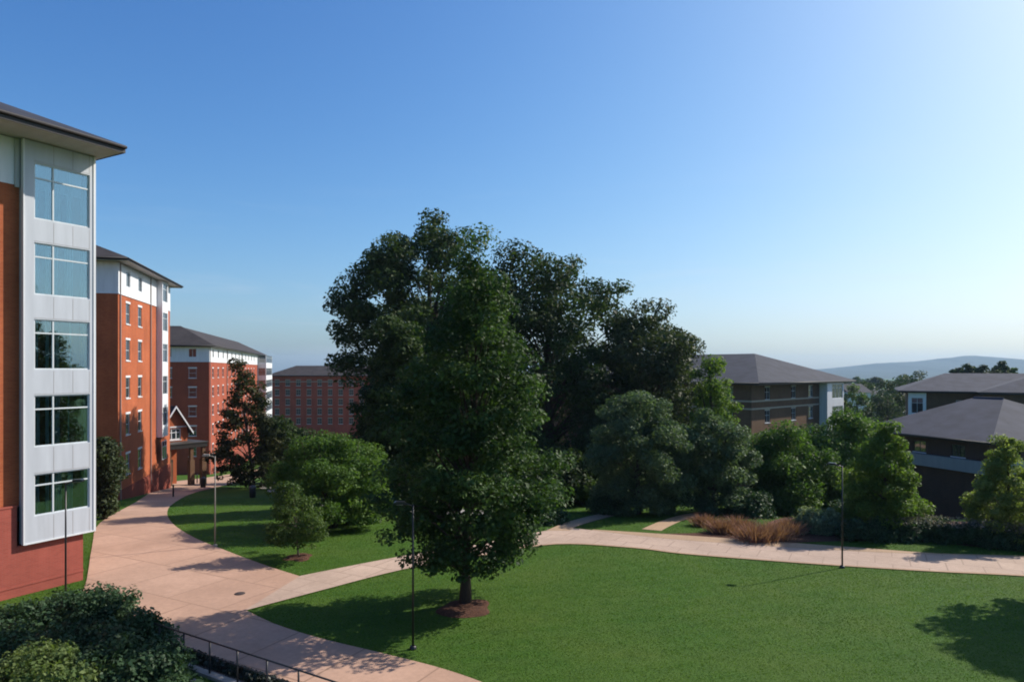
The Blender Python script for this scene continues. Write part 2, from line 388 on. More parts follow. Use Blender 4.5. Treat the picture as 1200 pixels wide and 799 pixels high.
gd = nd(nt, 'ShaderNodeTexCoord').outputs['Generated']; mpw = nd(nt, 'ShaderNodeMapping'); mpw.inputs['Scale'].default_value = (1, 1, 9); mpw.inputs['Rotation'].default_value = (.02, .05, 0); nt.links.new(gd, mpw.inputs[0])
wn = nd(nt, 'ShaderNodeTexNoise', Scale=2.6, Detail=8, Roughness=.62, Distortion=.6); nt.links.new(mpw.outputs[0], wn.inputs['Vector'])
sx = nd(nt, 'ShaderNodeSeparateXYZ'); nt.links.new(gd, sx.inputs[0])
lowb = maprange(nt, sx.outputs[2], .30, .03, 0, 1); wf = maprange(nt, wn.outputs['Fac'], .52, .80, 0, .34)
mm_ = nd(nt, 'ShaderNodeMath', operation='MULTIPLY'); nt.links.new(lowb, mm_.inputs[0]); nt.links.new(wf, mm_.inputs[1])
nt.links.new(mixc(nt, skc, (6.2, 6.6, 7.2), mm_.outputs[0]), bg.inputs['Color'])
vs = sc.view_settings; sc.display_settings.display_device = 'sRGB'; vs.view_transform = 'Standard'; vs.look = 'None'; vs.gamma = 1; vs.exposure = .55; vs.use_curve_mapping = False
sc.cycles.max_bounces = 6; sc.cycles.diffuse_bounces = 3; sc.cycles.transparent_max_bounces = 8; sc.cycles.filter_width = 1.9
try: sc.cycles.use_denoising = True
except Exception: pass

# ---------------------------------------------------------------- ground, hills, haze
gx = np.concatenate([-np.geomspace(86, 9000, 26)[::-1], np.arange(-80, 81, 1.0), np.geomspace(86, 9000, 26)])
gy = np.concatenate([[-1500, -600, -250, -120, -70], np.arange(-40, 161, 1.0), np.geomspace(166, 9000, 40)])
XX, YY = np.meshgrid(gx, gy); ZZ = hgt(XX, YY)
V = np.stack([XX, YY, ZZ], -1).reshape(-1, 3); nx, ny = len(gx), len(gy)
me = bpy.data.meshes.new('ground')
ii = (np.arange(ny-1)[:, None]*nx + np.arange(nx-1)[None]).ravel()
me.from_pydata(V.tolist(), [], np.stack([ii, ii+1, ii+nx+1, ii+nx], 1).tolist()); me.materials.append(M['grass'])
me.polygons.foreach_set('use_smooth', [True]*len(me.polygons))
tag(link('ground', me), kind='structure')

def spline(pts, n=6):
    out = []
    P = [np.array(p, float) for p in pts]
    for i in range(len(P)-1):
        a, b, c, d = P[max(i-1,0)], P[i], P[i+1], P[min(i+2, len(P)-1)]
        for k in range(n):
            t = k/n; out.append(.5*((2*b)+(-a+c)*t+(2*a-5*b+4*c-d)*t*t+(-a+3*b-3*c+d)*t**3))
    out.append(P[-1]); return out
PAVED = []
def sheet(name, poly, m, off, kind='structure'):
    PAVED.append(np.array([(p[0], p[1]) for p in poly]))
    bm = bmesh.new(); vs_ = [bm.verts.new((p[0], p[1], 0)) for p in poly]; bm.faces.new(vs_)
    bmesh.ops.triangulate(bm, faces=bm.faces)
    for _ in range(6):
        L = [e for e in bm.edges if e.calc_length() > 1.3]
        if not L: break
        bmesh.ops.subdivide_edges(bm, edges=L, cuts=1); bmesh.ops.triangulate(bm, faces=[f for f in bm.faces if len(f.verts) > 3])
    for v in bm.verts: v.co.z = h1(v.co.x, v.co.y) + off
    bmesh.ops.recalc_face_normals(bm, faces=bm.faces)
    if sum(f.normal.z for f in bm.faces) < 0: bmesh.ops.reverse_faces(bm, faces=bm.faces)
    uv = bm.loops.layers.uv.new('UVMap')
    for f in bm.faces:
        for l in f.loops: l[uv].uv = (l.vert.co.x, l.vert.co.y)
    me = bpy.data.meshes.new(name); bm.to_mesh(me); bm.free(); me.materials.append(m)
    return tag(link(name, me), kind=kind)
A = at
ps = lambda L, n=6: spline([A(*p) for p in L], n)
# the wide plaza and walk on the left: along the near building and far building, then back round the upper lawn to the rail
left = ps([(60, 722), (97, 694), (108, 640), (118, 612), (160, 588), (196, 566), (238, 560), (325, 545)], 4)
up = ps([(335, 552), (262, 569), (226, 578), (203, 590), (196, 601), (203, 614), (226, 629), (262, 644), (310, 662), (357, 677)], 6)
low = ps([(288, 715), (322, 731), (372, 747), (450, 766), (520, 784), (580, 806), (640, 840)], 6)
rail_a, rail_b = np.array([-12.5, 22.72]), np.array([-3.5, 17.33])
sheet('plaza', left + up + low + [np.array((1.2, 16.2)), rail_b, rail_a, np.array((-15.5, 22.0))], M['plaza'], .024)
ctop = ps([(352, 675), (470, 652), (560, 638), (640, 622), (668, 619), (740, 627), (800, 633), (900, 640), (1000, 646), (1100, 650), (1200, 653), (1330, 659)], 5)
cbot = ps([(286, 716), (380, 691), (470, 668), (560, 651), (650, 637), (740, 641), (800, 648), (900, 656), (1000, 663), (1100, 669), (1200, 674), (1330, 684)], 5)
sheet('path', ctop + cbot[::-1], M['path'], .030)
sheet('path', ps([(640, 622), (668, 611), (700, 603), (735, 597)]) + ps([(735, 601), (702, 609), (676, 617), (668, 622)]), M['tanpath'], .036)
sheet('path', ps([(752, 620), (776, 610), (800, 603), (836, 598)]) + ps([(836, 602), (806, 608), (786, 616), (775, 622)]), M['tanpath'], .020)
sheet('path', ps([(318, 563), (345, 575), (380, 583), (450, 590), (540, 596), (650, 606)]) + ps([(650, 610), (540, 603), (450, 598), (380, 594), (345, 587), (300, 570)]), M['conc'], .018)
# light concrete edging along both sides of the cross path
def strip(line, wdt, m, off, name='kerb_strip', side=1):
    P = [np.array(p) for p in line]; L = []; Rr = []
    for i, p in enumerate(P):
        d = P[min(i+1, len(P)-1)] - P[max(i-1, 0)]; d /= np.linalg.norm(d) + 1e-9; nrm = np.array((-d[1], d[0])) * side
        L.append(p); Rr.append(p + nrm*wdt)
    return sheet(name, L + Rr[::-1], m, off)
strip(cbot[11:], .22, M['tanpath'], .036, side=-1); strip(ctop[22:], .2, M['tanpath'], .036, side=1)
sheet('walkway', [rail_a + np.array((-.2,-.3)), rail_b + np.array((-.2,-.3)), rail_b + np.array((-2.2,-3.7)), rail_a + np.array((-2.2,-3.7))], M['conc'], .02)
def blob(cx, cy, rx, ry, seed, n=30):
    r = random.Random(seed); k = [r.uniform(-.1, .1) for _ in range(5)]; p = [r.uniform(0, 6) for _ in range(5)]
    out = []
    for i in range(n):
        t = 2*math.pi*i/n; q = 1 + sum(k[j]*math.sin((j+2)*t + p[j]) for j in range(5)); out.append((cx + rx*q*math.cos(t), cy + ry*q*math.sin(t)))
    return out
def mulch(px, py, rr, hh, seed):
    x, y = A(px, py); mb = MB(); b = blob(0, 0, rr, rr, seed, 36); prev = [(p[0], p[1], .015) for p in b]
    for f, z in ((.85, hh*.6), (.5, hh*.95), (.15, hh)):
        cur = [(p[0]*f, p[1]*f, z) for p in b]
        for i in range(36): mb.face([prev[i], prev[(i+1)%36], cur[(i+1)%36], cur[i]], sm=True)
        prev = cur
    mb.face(prev); o = mb.build('mulch_ring', M['mulch']); o.location = (x, y, h1(x, y)); return o
tag(mulch(545, 713, 1.05, .09, 1), 'reddish mulch ring around the trunk of the big front tree', 'mulch')
tag(mulch(350, 653, .7, .08, 2), 'small reddish mulch ring under the thin young tree', 'mulch')
x, y = A(281, 696); mb = MB(); mb.lathe([(0,.05),(.17,.05),(.18,.045),(.2,.045),(.22,.03),(.22,0)], n=24)
mo = mb.build('manhole_cover', M['iron']); mo.location = (x, y, h1(x, y)); tag(mo, 'small round dark iron cover set in the sunny pink plaza', 'manhole')

# hills far behind the valley
def hillmesh():
    prof = [(700, 448), (840, 440), (935, 434.5), (962, 432.3), (1005, 430), (1024, 425.8), (1070, 424), (1102, 420.6), (1141, 415.8), (1157, 417), (1178, 421.5), (1200, 423), (1280, 421), (1400, 425), (1700, 436), (2000, 446)]
    pxs = np.linspace(700, 2000, 300); ys = np.interp(pxs, *zip(*prof)); rng = np.random.default_rng(5)
    k = np.ones(7)/7; ys = np.convolve(np.pad(ys, 3, 'edge'), k, 'valid'); ys += np.convolve(rng.normal(0, .5, 302), np.ones(3)/3, 'valid')
    D = 5600.; zr = H + (HY - ys)*D/F; xr = (pxs - 600)*D/F
    rows = []
    for f, d in ((0, -2300), (.25, -1700), (.55, -900), (.82, -350), (1, 0), (.8, 500), (.4, 1300), (0, 2200)):
        n = np.convolve(rng.normal(0, 1, 304), np.ones(5)/5, 'valid')
        rows.append(np.stack([xr + n*20, D + d + n*60, -45 + (zr + 45)*f + (n*7 if 0 < f < 1 else 0)], 1))
    Vv = np.concatenate(rows); n = 300; fs = []
    for r in range(len(rows)-1):
        for i in range(n-1): fs.append((r*n+i, r*n+i+1, (r+1)*n+i+1, (r+1)*n+i))
    me = bpy.data.meshes.new('hills'); me.from_pydata(Vv.tolist(), [], fs); me.materials.append(M['hill']); return me
tag(link('hills', hillmesh()), kind='structure')
m = bpy.data.materials.new('haze_air'); m.use_nodes = True; t_ = m.node_tree; t_.nodes.remove(t_.nodes['Principled BSDF'])
pv = nd(t_, 'ShaderNodeVolumePrincipled', Density=9e-5, Anisotropy=.2); pv.inputs['Color'].default_value = (.50,.72,.98,1)
t_.links.new(pv.outputs[0], t_.nodes['Material Output'].inputs['Volume'])
tag(MB().box(-9100, 9100, -1600, 9100, -60, 190).build('haze', m), kind='stuff')

# ---------------------------------------------------------------- buildings
def win_meshes(key, w, h, bars_v=(), bars_h=(), sill=True, lint=None, fr='frame', gl='glass', fw=.06):
    mb = MB(); a, b = .07, .13
    mb.box(0, fw, a, b, 0, h); mb.box(w-fw, w, a, b, 0, h); mb.box(fw, w-fw, a, b, 0, fw); mb.box(fw, w-fw, a, b, h-fw, h)
    for q in bars_v: mb.box(q-fw*.4, q+fw*.4, a+.006, b-.006, fw, h-fw)
    for q in bars_h: mb.box(fw, w-fw, a+.012, b-.012, q-fw*.4, q+fw*.4)
    f = mb.mesh('window', M[fr]); p = MB().box(fw*.5, w-fw*.5, .1, .112, fw*.5, h-fw*.5).mesh('pane', M[gl])
    s = MB().box(-.07, w+.07, -.06, .12, -.1, -.004).mesh('sill', M['trim']) if sill else None
    l = MB().box(-.1, w+.1, -.025, .05, h+.004, h+.2).mesh('lintel', M[lint]) if lint else None
    return f, p, s, l
def put_window(W, root, loc, rz=0):
    o = link('window', W[0], root); o.location = loc; o.rotation_euler = (0, 0, rz)
    link('pane', W[1], o)
    if W[2]: link('sill', W[2], o)
    if W[3]: link('lintel', W[3], o)
    return o
def hip(mb, x0, x1, y0, y1, z, rise, ia, ib, along='x'):
    if along == 'x': ym = (y0+y1)/2; A_, B_ = (x0+ia, ym, z+rise), (x1-ib, ym, z+rise)
    else: xm = (x0+x1)/2; A_, B_ = (xm, y0+ia, z+rise), (xm, y1-ib, z+rise)
    p = [(x0,y0,z),(x1,y0,z),(x1,y1,z),(x0,y1,z)]
    fs = ([p[0],p[1],B_,A_],[p[1],p[2],B_],[p[2],p[3],A_,B_],[p[3],p[0],A_]) if along == 'x' else ([p[0],p[1],A_],[p[1],p[2],B_,A_],[p[2],p[3],B_],[p[3],p[0],A_,B_])
    for f in fs:
        a = Vector(f[0]); e = (Vector(f[1]) - a).normalized(); n = e.cross(Vector(f[2]) - a).normalized(); u2 = n.cross(e)
        mb.face(f, [((Vector(q)-a).dot(e), (Vector(q)-a).dot(u2)) for q in f])
    return mb
def eaves(root, x0, x1, y0, y1, z, th=.28, fm='fascia', sm='soffit', gutter=True):
    mb = MB(); t = .05
    mb.box(x0, x1, y0, y0+t, z-th, z-.004); mb.box(x0, x1, y1-t, y1, z-th, z-.004); mb.box(x0, x0+t, y0+t, y1-t, z-th, z-.004); mb.box(x1-t, x1, y0+t, y1-t, z-th, z-.004)
    mb.build('fascia', M[fm], root)
    MB().box(x0+t, x1-t, y0+t, y1-t, z-th+.03, z-th+.06).build('soffit', M[sm], root)
    if gutter:
        g = MB(); g.tube([(x0, y0-.06, z-.1), (x1, y0-.06, z-.1)], .075, 8); g.tube([(x0-.06, y0, z-.1), (x0-.06, y1, z-.1)], .075, 8); g.build('gutter', M[fm], root)
def dirrot(dx, dy): return math.atan2(dy, dx)

# --- near building on the left, with its white glazed bay
def main_building():
    u = Vector((.482, .876, 0)).normalized(); n = Vector((u.y, -u.x, 0))
    bayR = Vector((-18.7, 30.6, 0)); o = bayR - u*2.87 - n*.35         # local x=0 at the bay's near edge, y=0 on the brick wall
    root = empty('dormitory_building', (o.x, o.y, 0), dirrot(u.x, u.y), 'nearest orange brick dormitory with a tall white glazed bay at the left edge', 'building', 'brick dormitories along the curved walk')
    L0, L1, DP, zt = -26., 2.42, 15., 19.0
    # wall windows left of the bay (off frame mostly)
    cols = [-5.2-3.4*k for k in range(6)]; rows = [5.0+3.25*k for k in range(4)]
    ops = [(c-L0, c-L0+1.3, z, z+1.9) for c in cols for z in rows]
    mb = MB().wall((L0,0,0), (1,0,0), L1-L0, 3.85, 17.1, ops)
    mb.wall((L1,0,0), (0,1,0), DP, 0, 17.1); mb.wall((L1,DP,0), (-1,0,0), L1-L0, 0, 17.1); mb.wall((L0,DP,0), (0,-1,0), DP, 0, 17.1)
    mb.build('wall', M['brick'], root)
    W = win_meshes('m', 1.3, 1.9, (), (1.0,), True, 'trim')
    for c in cols:
        for z in rows: put_window(W, root, (c, 0, z))
    up = MB(); q = .03
    up.wall((L0,-q,0), (1,0,0), L1-L0+q, 17.1, zt, [(c-L0, c-L0+1.3, 17.25, 18.5) for c in cols]); up.wall((L1+q,-q,0), (0,1,0), DP+2*q, 17.1, zt)
    up.face([(L0,-q,17.1),(L0,0,17.1),(L1,0,17.1),(L1,-q,17.1)])
    up.build('upper_wall', M['white'], root)
    W2 = win_meshes('mu', 1.3, 1.25, (.65,), (), False)
    for c in cols: put_window(W2, root, (c, -q, 17.25))
    # plinth: higher left of the bay, lower under it
    p = MB(); d = -.15
    p.box(L0, -.16, d, -.001, -3, 3.85); p.box(-.16, L1+.05, d, -.001, -3, 2.24); p.build('plinth', M['plinth'], root)
    c = MB(); c.box(L0, -.15, d-.025, d+.05, 3.855, 3.93); c.box(L0, L1+.06, d-.02, d-.002, .55, .63); c.build('stone_course', M['plinth'], root)
    # bay
    b = root
    BW, f = 2.87, -.35
    rw = [(18.14,15.79),(14.80,12.63),(11.60,9.50),(8.42,6.27),(5.13,3.39)]
    ops = [(.39, 2.65, z1, z0) for z0, z1 in rw]
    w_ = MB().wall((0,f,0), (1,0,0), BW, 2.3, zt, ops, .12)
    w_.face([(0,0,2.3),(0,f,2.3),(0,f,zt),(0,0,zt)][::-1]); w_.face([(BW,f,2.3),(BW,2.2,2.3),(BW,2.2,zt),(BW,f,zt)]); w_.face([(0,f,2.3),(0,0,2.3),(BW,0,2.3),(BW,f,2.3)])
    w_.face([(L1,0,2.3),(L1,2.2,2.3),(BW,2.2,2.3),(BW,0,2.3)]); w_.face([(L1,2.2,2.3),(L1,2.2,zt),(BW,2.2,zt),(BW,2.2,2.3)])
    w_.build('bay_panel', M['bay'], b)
    for z0, z1 in [(2.3,3.33)] + [(rw[i+1][0]+.06, rw[i][1]-.06) for i in range(4)] + [(18.2, zt)]:
        for xx in (1.15, 1.93, 2.63): MB().box(xx-.008, xx+.008, f-.003, f+.01, z0, z1).build('panel_joint', M['grey'], root)
        if z0 > 2.4: MB().box(.39, 2.65, f-.004, f+.01, z0-.008, z0+.004).build('panel_joint', M['grey'], root)
    e = MB(); e.box(-.03, .02, f-.03, -.2, 2.28, zt); e.box(BW-.07, BW+.03, f-.03, f+.08, 2.28, zt); e.box(.02, BW-.07, f-.03, f+.03, 2.27, 2.33); e.build('corner_trim', M['trim'], b)
    rng = random.Random(3)
    for k, (z0, z1) in enumerate(rw):
        hh = z0 - z1; fr = MB(); a_, b_ = f+.05, f+.12; fw = .055
        fr.box(.39, .39+fw, a_, b_, z1, z0); fr.box(2.65-fw, 2.65, a_, b_, z1, z0); fr.box(.39+fw, 2.65-fw, a_, b_, z1, z1+fw); fr.box(.39+fw, 2.65-fw, a_, b_, z0-fw, z0)
        fr.box(1.12, 1.18, a_-.01, b_, z1+fw, z0-fw); tz = z0 - hh*.27
        fr.box(.39+fw, 1.12, a_-.004, b_-.004, tz-.03, tz+.03); fr.box(1.18, 2.65-fw, a_-.004, b_-.004, tz-.03, tz+.03)
        wo = fr.build('window', M['frame'], b)
        MB().box(.42, 2.62, f+.08, f+.09, z1+.02, z0-.02).build('pane', M['clear'], wo)
        cu = MB()
        for x0, x1 in ((.46, .62+rng.random()*.1), (.92, 1.08), (1.24, 1.42+rng.random()*.2), (1.7+rng.random()*.2, 1.85+rng.random()*.25), (2.5, 2.6)):
            nn = max(2, int((x1-x0)/.05))
            for i in range(nn):
                xa, xb = x0+(x1-x0)*i/nn, x0+(x1-x0)*(i+1)/nn; ya, yb = f+.2+.03*(i % 2), f+.2+.03*((i+1) % 2)
                cu.face([(xa,ya,z1),(xb,yb,z1),(xb,yb,z0),(xa,ya,z0)])
        cu.build('curtain', M['curtain'], wo)
        rm = MB(); y1 = 2.1
        rm.face([(.3,y1,z1-.3),(2.7,y1,z1-.3),(2.7,y1,z0+.3),(.3,y1,z0+.3)]); rm.face([(.3,f+.13,z1-.3),(2.7,f+.13,z1-.3),(2.7,y1,z1-.3),(.3,y1,z1-.3)])
        rm.face([(.3,f+.13,z0+.3),(.3,y1,z0+.3),(2.7,y1,z0+.3),(2.7,f+.13,z0+.3)]); rm.face([(.3,f+.13,z1-.3),(.3,y1,z1-.3),(.3,y1,z0+.3),(.3,f+.13,z0+.3)]); rm.face([(2.7,f+.13,z1-.3),(2.7,f+.13,z0+.3),(2.7,y1,z0+.3),(2.7,y1,z1-.3)])
        rm.build('room', M['room'], wo)
    dp = MB(); dp.box(-.2, -.05, -.12, -.034, 17.0, zt); dp.build('downspout', M['soffit'], root)
    ex0, ex1, ey0, ey1 = L0-1.5, 3.2, -2.1, DP+1.5
    hip(MB(), ex0, ex1, ey0, ey1, 19.35, 3.9, 9, 9).build('roof', M['roofw'], root)
    eaves(root, ex0, ex1, ey0, ey1, 19.35, .34)
main_building()

# --- the two further dormitories
def dormitory(label, corner, d, W, L, z_e, z_w, zb, base, colsR, colsL, rows, bay, rise, wing=None, inset=(6, 6), ww=1.25, wh=1.9, oh=(1.2,.9), dark=False):
    root = empty('dormitory_building', (corner[0], corner[1], base), dirrot(*d), label, 'building', 'brick dormitories along the curved walk')
    B = lambda z: z - base
    zt, zw, z0 = B(z_e) - .3, B(z_w), -4
    rr = [B(r) for r in rows]; top = rr[0]; low = rr[1:]
    opsR = [(c-ww/2, c+ww/2, z-wh/2, z+wh/2) for c in colsR for z in low]; opsL = [(W-c-ww/2, W-c+ww/2, z-wh/2, z+wh/2) for c in colsL for z in low]
    mb = MB().wall((0,0,0), (1,0,0), L, z0, zw, opsR); mb.wall((0,W,0), (0,-1,0), W, z0, zw, opsL); mb.wall((L,0,0), (0,1,0), W, z0, zw); mb.wall((L,W,0), (-1,0,0), L, z0, zw)
    mb.build('wall', M['deepbrick' if wing else 'brick'], root)
    q = .04; th = 1.4
    up = MB().wall((-q,-q,0), (1,0,0), L+q, zw, zt, [(c-ww/2+q, c+ww/2+q, top-th/2, top+th/2) for c in colsR]); up.wall((-q,W,0), (0,-1,0), W+q, zw, zt, [(W-c-ww/2, W-c+ww/2, top-th/2, top+th/2) for c in colsL])
    up.wall((L,-q,0), (0,1,0), W, zw, zt); up.box(-q-.03, L, -q-.03, -.001, zw-.12, zw-.002); up.box(-q-.03, -.001, -.001, W, zw-.12, zw-.002)
    up.build('upper_wall', M['white'], root)
    Wl = win_meshes('d', ww, wh, (), (wh*.5,), True, 'trim'); Wt = win_meshes('dt', ww, th, (ww/2,), (), False)
    for c in colsR:
        for z in low: put_window(Wl, root, (c-ww/2, 0, z-wh/2))
        put_window(Wt, root, (c-ww/2, -q, top-th/2))
    for c in colsL:
        for z in low: put_window(Wl, root, (0, c+ww/2, z-wh/2), -math.pi/2)
        put_window(Wt, root, (-q, c+ww/2, top-th/2), -math.pi/2)
    MB().box(-.09, -.005, -.09, L, z0, 1.0).box(-.005, L, -.09, -.005, z0, 1.0).build('plinth', M['redbrick'], root)
    ds = MB()
    for c in [.35, L*.55] if L < 30 else [.35, 18, 38]: ds.box(c, c+.12, -.14, -.045, 0, zt)
    ds.build('downspout', M['grey'], root)
    # bay: white panels with a window band on each floor
    a, b_, p, zb0 = bay; b = root; zb0 = B(zb0)
    ops = []; side = []
    for z in rr: ops.append((.25, b_-a-.25, z-1.0, z+1.0)); side.append((.2, p-.15, z-1.0, z+1.0))
    w_ = MB().wall((a,-p,0), (1,0,0), b_-a, zb0, zt, ops); w_.wall((a,0,0), (0,-1,0), p, zb0, zt, side if p > 1 else ()); w_.wall((b_,-p,0), (0,1,0), p, zb0, zt); w_.face([(a,-p,zb0),(a,0,zb0),(b_,0,zb0),(b_,-p,zb0)])
    w_.build('bay_panel', M['white'], b)
    ln = b_-a-.5; Wb = win_meshes('bay', ln, 2.0, [ln*(k+1)/max(2, int(ln/1.2)+1) for k in range(max(1, int(ln/1.2)))], (1.4,), False)
    for z in rr: put_window(Wb, b, (a+.25, -p, z-1.0))
    if p > 1:
        Ws = win_meshes('bays', p-.35, 2.0, (), (1.4,), False)
        for z in rr: put_window(Ws, b, (a, -.2, z-1.0), -math.pi/2)
    ze = B(z_e); x0, x1, y0, y1 = -oh[0], L+oh[0], -max(oh[1], p+.5 if p < 1 else oh[1]), W+oh[1]
    mb = hip(MB(), x0, x1, y0, y1, ze, rise, *inset)
    if wing: hip(mb, -oh[0], wing[0], -oh[1], wing[1], ze+.004, rise, wing[2], wing[2], 'y')
    mb.build('roof', M['roof'], root)
    eaves(root, x0, x1, y0, y1, ze)
    if wing: 
        x, y = wing[:2]; MB().wall((0,y-1,0), (0,-1,0), y-1-W, z0, zt).build('wing_wall', M['deepbrick'], root)
    return root
d2 = (-.2425, .970)
dormitory('middle orange brick dormitory with white top storey, second from the left', (-35.2, 61), d2, 15, 19, 19.4, 16.4, 0, -2.4,
          (2.9, 6.8), (3.5, 7.5), [18.0-.1, 14.7, 11.3, 7.8, 4.4, .7], (13.0, 15.5, .6, 2.2), 3.6, None, (8, 8))
dormitory('farthest orange brick dormitory with shaded left face, behind the sparse tree', (-51, 115), d2, 12, 84, 13.6, 10.9, 0, -8.8,
          [3.4 + 5.2*k for k in range(12)], (2.6, 6.4, 9.6), [12.3, 8.9, 5.7, 2.5, -.8, -4.2], (68, 84, 2.2, -6), 3.5, (12.0, 34, 6.5), (7, 9), 1.2, 1.6, (.9, .9))

# --- gabled entrance between them
def entrance():
    x, y = A(204, 568); g = h1(x, y)
    root = empty('entrance_pavilion', (x, y, g), dirrot(.55, .835), 'small gabled brick entrance porch with dark flat canopy between two dormitories', 'building')
    z0, zs = 5.3, 7.2; w = 1.75; ap = 9.9     # upper gable room above the canopy
    mb = MB().wall((-w,0,0), (1,0,0), 2*w, z0, zs, [(w-.9, w+.9, z0+.35, z0+1.75)])
    mb.face([(-w,0,zs),(w,0,zs),(0,0,ap-.12)]); mb.face([(-w,6,z0),(-w,0,z0),(-w,0,zs),(-w,6,zs)]); mb.face([(w,0,z0),(w,6,z0),(w,6,zs),(w,0,zs)])
    mb.box(-w, w, 2.4, 6, -2, z0); mb.build('wall', M['brick'], root)
    put_window(win_meshes('e', 1.8, 1.4, (.6, 1.2), (.9,), True, fr='trim', fw=.12), root, (-.9, 0, z0+.35))
    r = MB(); t = .16
    for s in (-1, 1):
        a, b = (s*(w+.55), -.5, zs-.75), (0, -.5, ap); c, d = (0, 6, ap), (s*(w+.55), 6, zs-.75)
        r.face([a, b, c, d]); r.face([(q[0], q[1], q[2]-t) for q in (a, b, c, d)]); r.face([a, d, (d[0],d[1],d[2]-t), (a[0],a[1],a[2]-t)])
    r.build('roof', M['roof'], root)
    k = MB()
    for s in (-1, 1): k.face([(s*(w+.55),-.52,zs-1.0),(s*(w+.55),-.52,zs-.7),(0,-.52,ap+.05),(0,-.52,ap-.25)]); k.face([(s*(w+.55),-.52,zs-.7),(0,-.52,ap+.05),(0,-.4,ap+.05),(s*(w+.55),-.4,zs-.7)])
    k.build('bargeboard', M['white'], root)
    MB().box(-w+.1, w-.1, -.05, -.002, zs-.02, zs+.14).build('gable_trim', M['white'], root)
    MB().box(-2.4, 2.9, -2.6, 2.4, 4.75, 5.28).build('canopy', M['fascia'], root)
    MB().box(-2.48, 2.98, -2.68, 2.4, 5.285, 5.4).build('canopy_edge', M['bronze'], root)
    for xx, yy in ((-2.0,-2.25), (.9,-2.25), (2.5,-2.25)):
        MB().box(xx-.3, xx+.3, yy-.3, yy+.3, -1, 3.2).box(xx-.2, xx+.2, yy-.2, yy+.2, 3.2, 4.74).build('pier', M['brown'], root)
    dr = MB().box(-1.6, 1.2, 2.3, 2.39, .05, 2.9).build('door', M['door'], root)
    g_ = MB()
    for q in (-1.5, -.55, .4): g_.box(q, q+.75, 2.27, 2.295, .3, 2.2)
    g_.build('pane', M['glass'], dr)
entrance()

# --- plain red brick block far left of the big trees
def red_block():
    D = 235; x0 = px_x(316, D); base = h1(-70, D); root = empty('brick_block', (x0, D, base), R(4), 'long low red brick block with dark roof beyond the lawn trees', 'building')
    B = lambda z: z - base
    zt = B(7.2); L, W = 46, 16; cols = [2.5 + 3.6*k for k in range(12)]; rows = [B(4.9-3.3*k) for k in range(5)]
    rows = [r for r in rows if r > 1]
    mb = MB().wall((0,0,0), (1,0,0), L, -6, zt, [(c-.75, c+.75, z-1, z+1) for c in cols for z in rows]); mb.wall((0,W,0), (0,-1,0), W, -6, zt); mb.wall((L,0,0), (0,1,0), W, -6, zt); mb.wall((L,W,0), (-1,0,0), L, -6, zt)
    mb.build('wall', M['farred'], root)
    Wn = win_meshes('r', 1.5, 2.0, (.75,), (1.0,), True, 'stone', fr='stone', gl='dimglass', fw=.1)
    for c in cols:
        for z in rows: put_window(Wn, root, (c-.75, 0, z-1))
    MB().box(-.1, L+.1, -.12, -.005, zt-2.0-.0, zt-1.75).build('stone_course', M['stone'], root)
    hip(MB(), -1, L+1, -1, W+1, zt+.3, 3.4, 8, 8).build('roof', M['roof'], root); eaves(root, -1, L+1, -1, W+1, zt+.3)
red_block()

# --- brown brick block right of the big trees
def brown_block():
    base = -11.; root = empty('brick_block', (37.2, 106, base), dirrot(.741, .671), 'brown brick block with stone bands and hipped roof right of the big trees', 'building')
    B = lambda z: z - base
    L, W, zt = 33, 46, B(7.2)
    cols = (5, 14, 20.5); rows = (B(5.7), B(2.0), B(-1.5), B(-5.)); colsL = [4 + 5*k for k in range(7)]
    ops = [(c-.8, c+.8, z-1, z+1) for c in cols for z in rows]; opsL = [(W-c-.8, W-c+.8, z-1, z+1) for c in colsL for z in rows]
    mb = MB().wall((0,0,0), (1,0,0), L, -3, zt, ops); mb.wall((0,W,0), (0,-1,0), W, -3, zt, opsL); mb.wall((L,0,0), (0,1,0), W, -3, zt); mb.wall((L,W,0), (-1,0,0), L, -3, zt)
    mb.build('wall', M['brown'], root)
    Wn = win_meshes('b', 1.6, 2.0, (.8,), (1.2,), True, 'stone')
    for z in rows:
        for c in cols: put_window(Wn, root, (c-.8, 0, z-1))
        for c in colsL: put_window(Wn, root, (0, c+.8, z-1), -math.pi/2)
    for z in (B(4.55), B(3.35)):
        MB().box(-.1, L, -.1, -.004, z-.13, z+.13).box(-.1, -.004, -.004, W, z-.13, z+.13).build('stone_course', M['stone'], root)
    b = root; a, e, p = 24., 31., 1.4
    rw = (B(5.6), B(1.6), B(-2.2))
    w_ = MB().wall((a,-p,0), (1,0,0), e-a, -3, zt, [(2.0, e-a-.4, z-1.3, z+1.3) for z in rw]); w_.wall((a,0,0), (0,-1,0), p, -3, zt); w_.wall((e,-p,0), (0,1,0), p, -3, zt); w_.build('bay_panel', M['white'], b)
    Wb = win_meshes('bb', e-a-2.4, 2.6, (1.5, 3.0), (1.9,), False, fw=.1)
    for z in rw: put_window(Wb, b, (a+2.0, -p, z-1.3))
    hip(MB(), -1.3, L+2.2, -1.9, W, B(7.5), 4.9, 10.5, 10, 'y').build('roof', M['roofw'], root); eaves(root, -1.3, L+2.2, -1.9, W, B(7.5), .35)
brown_block()

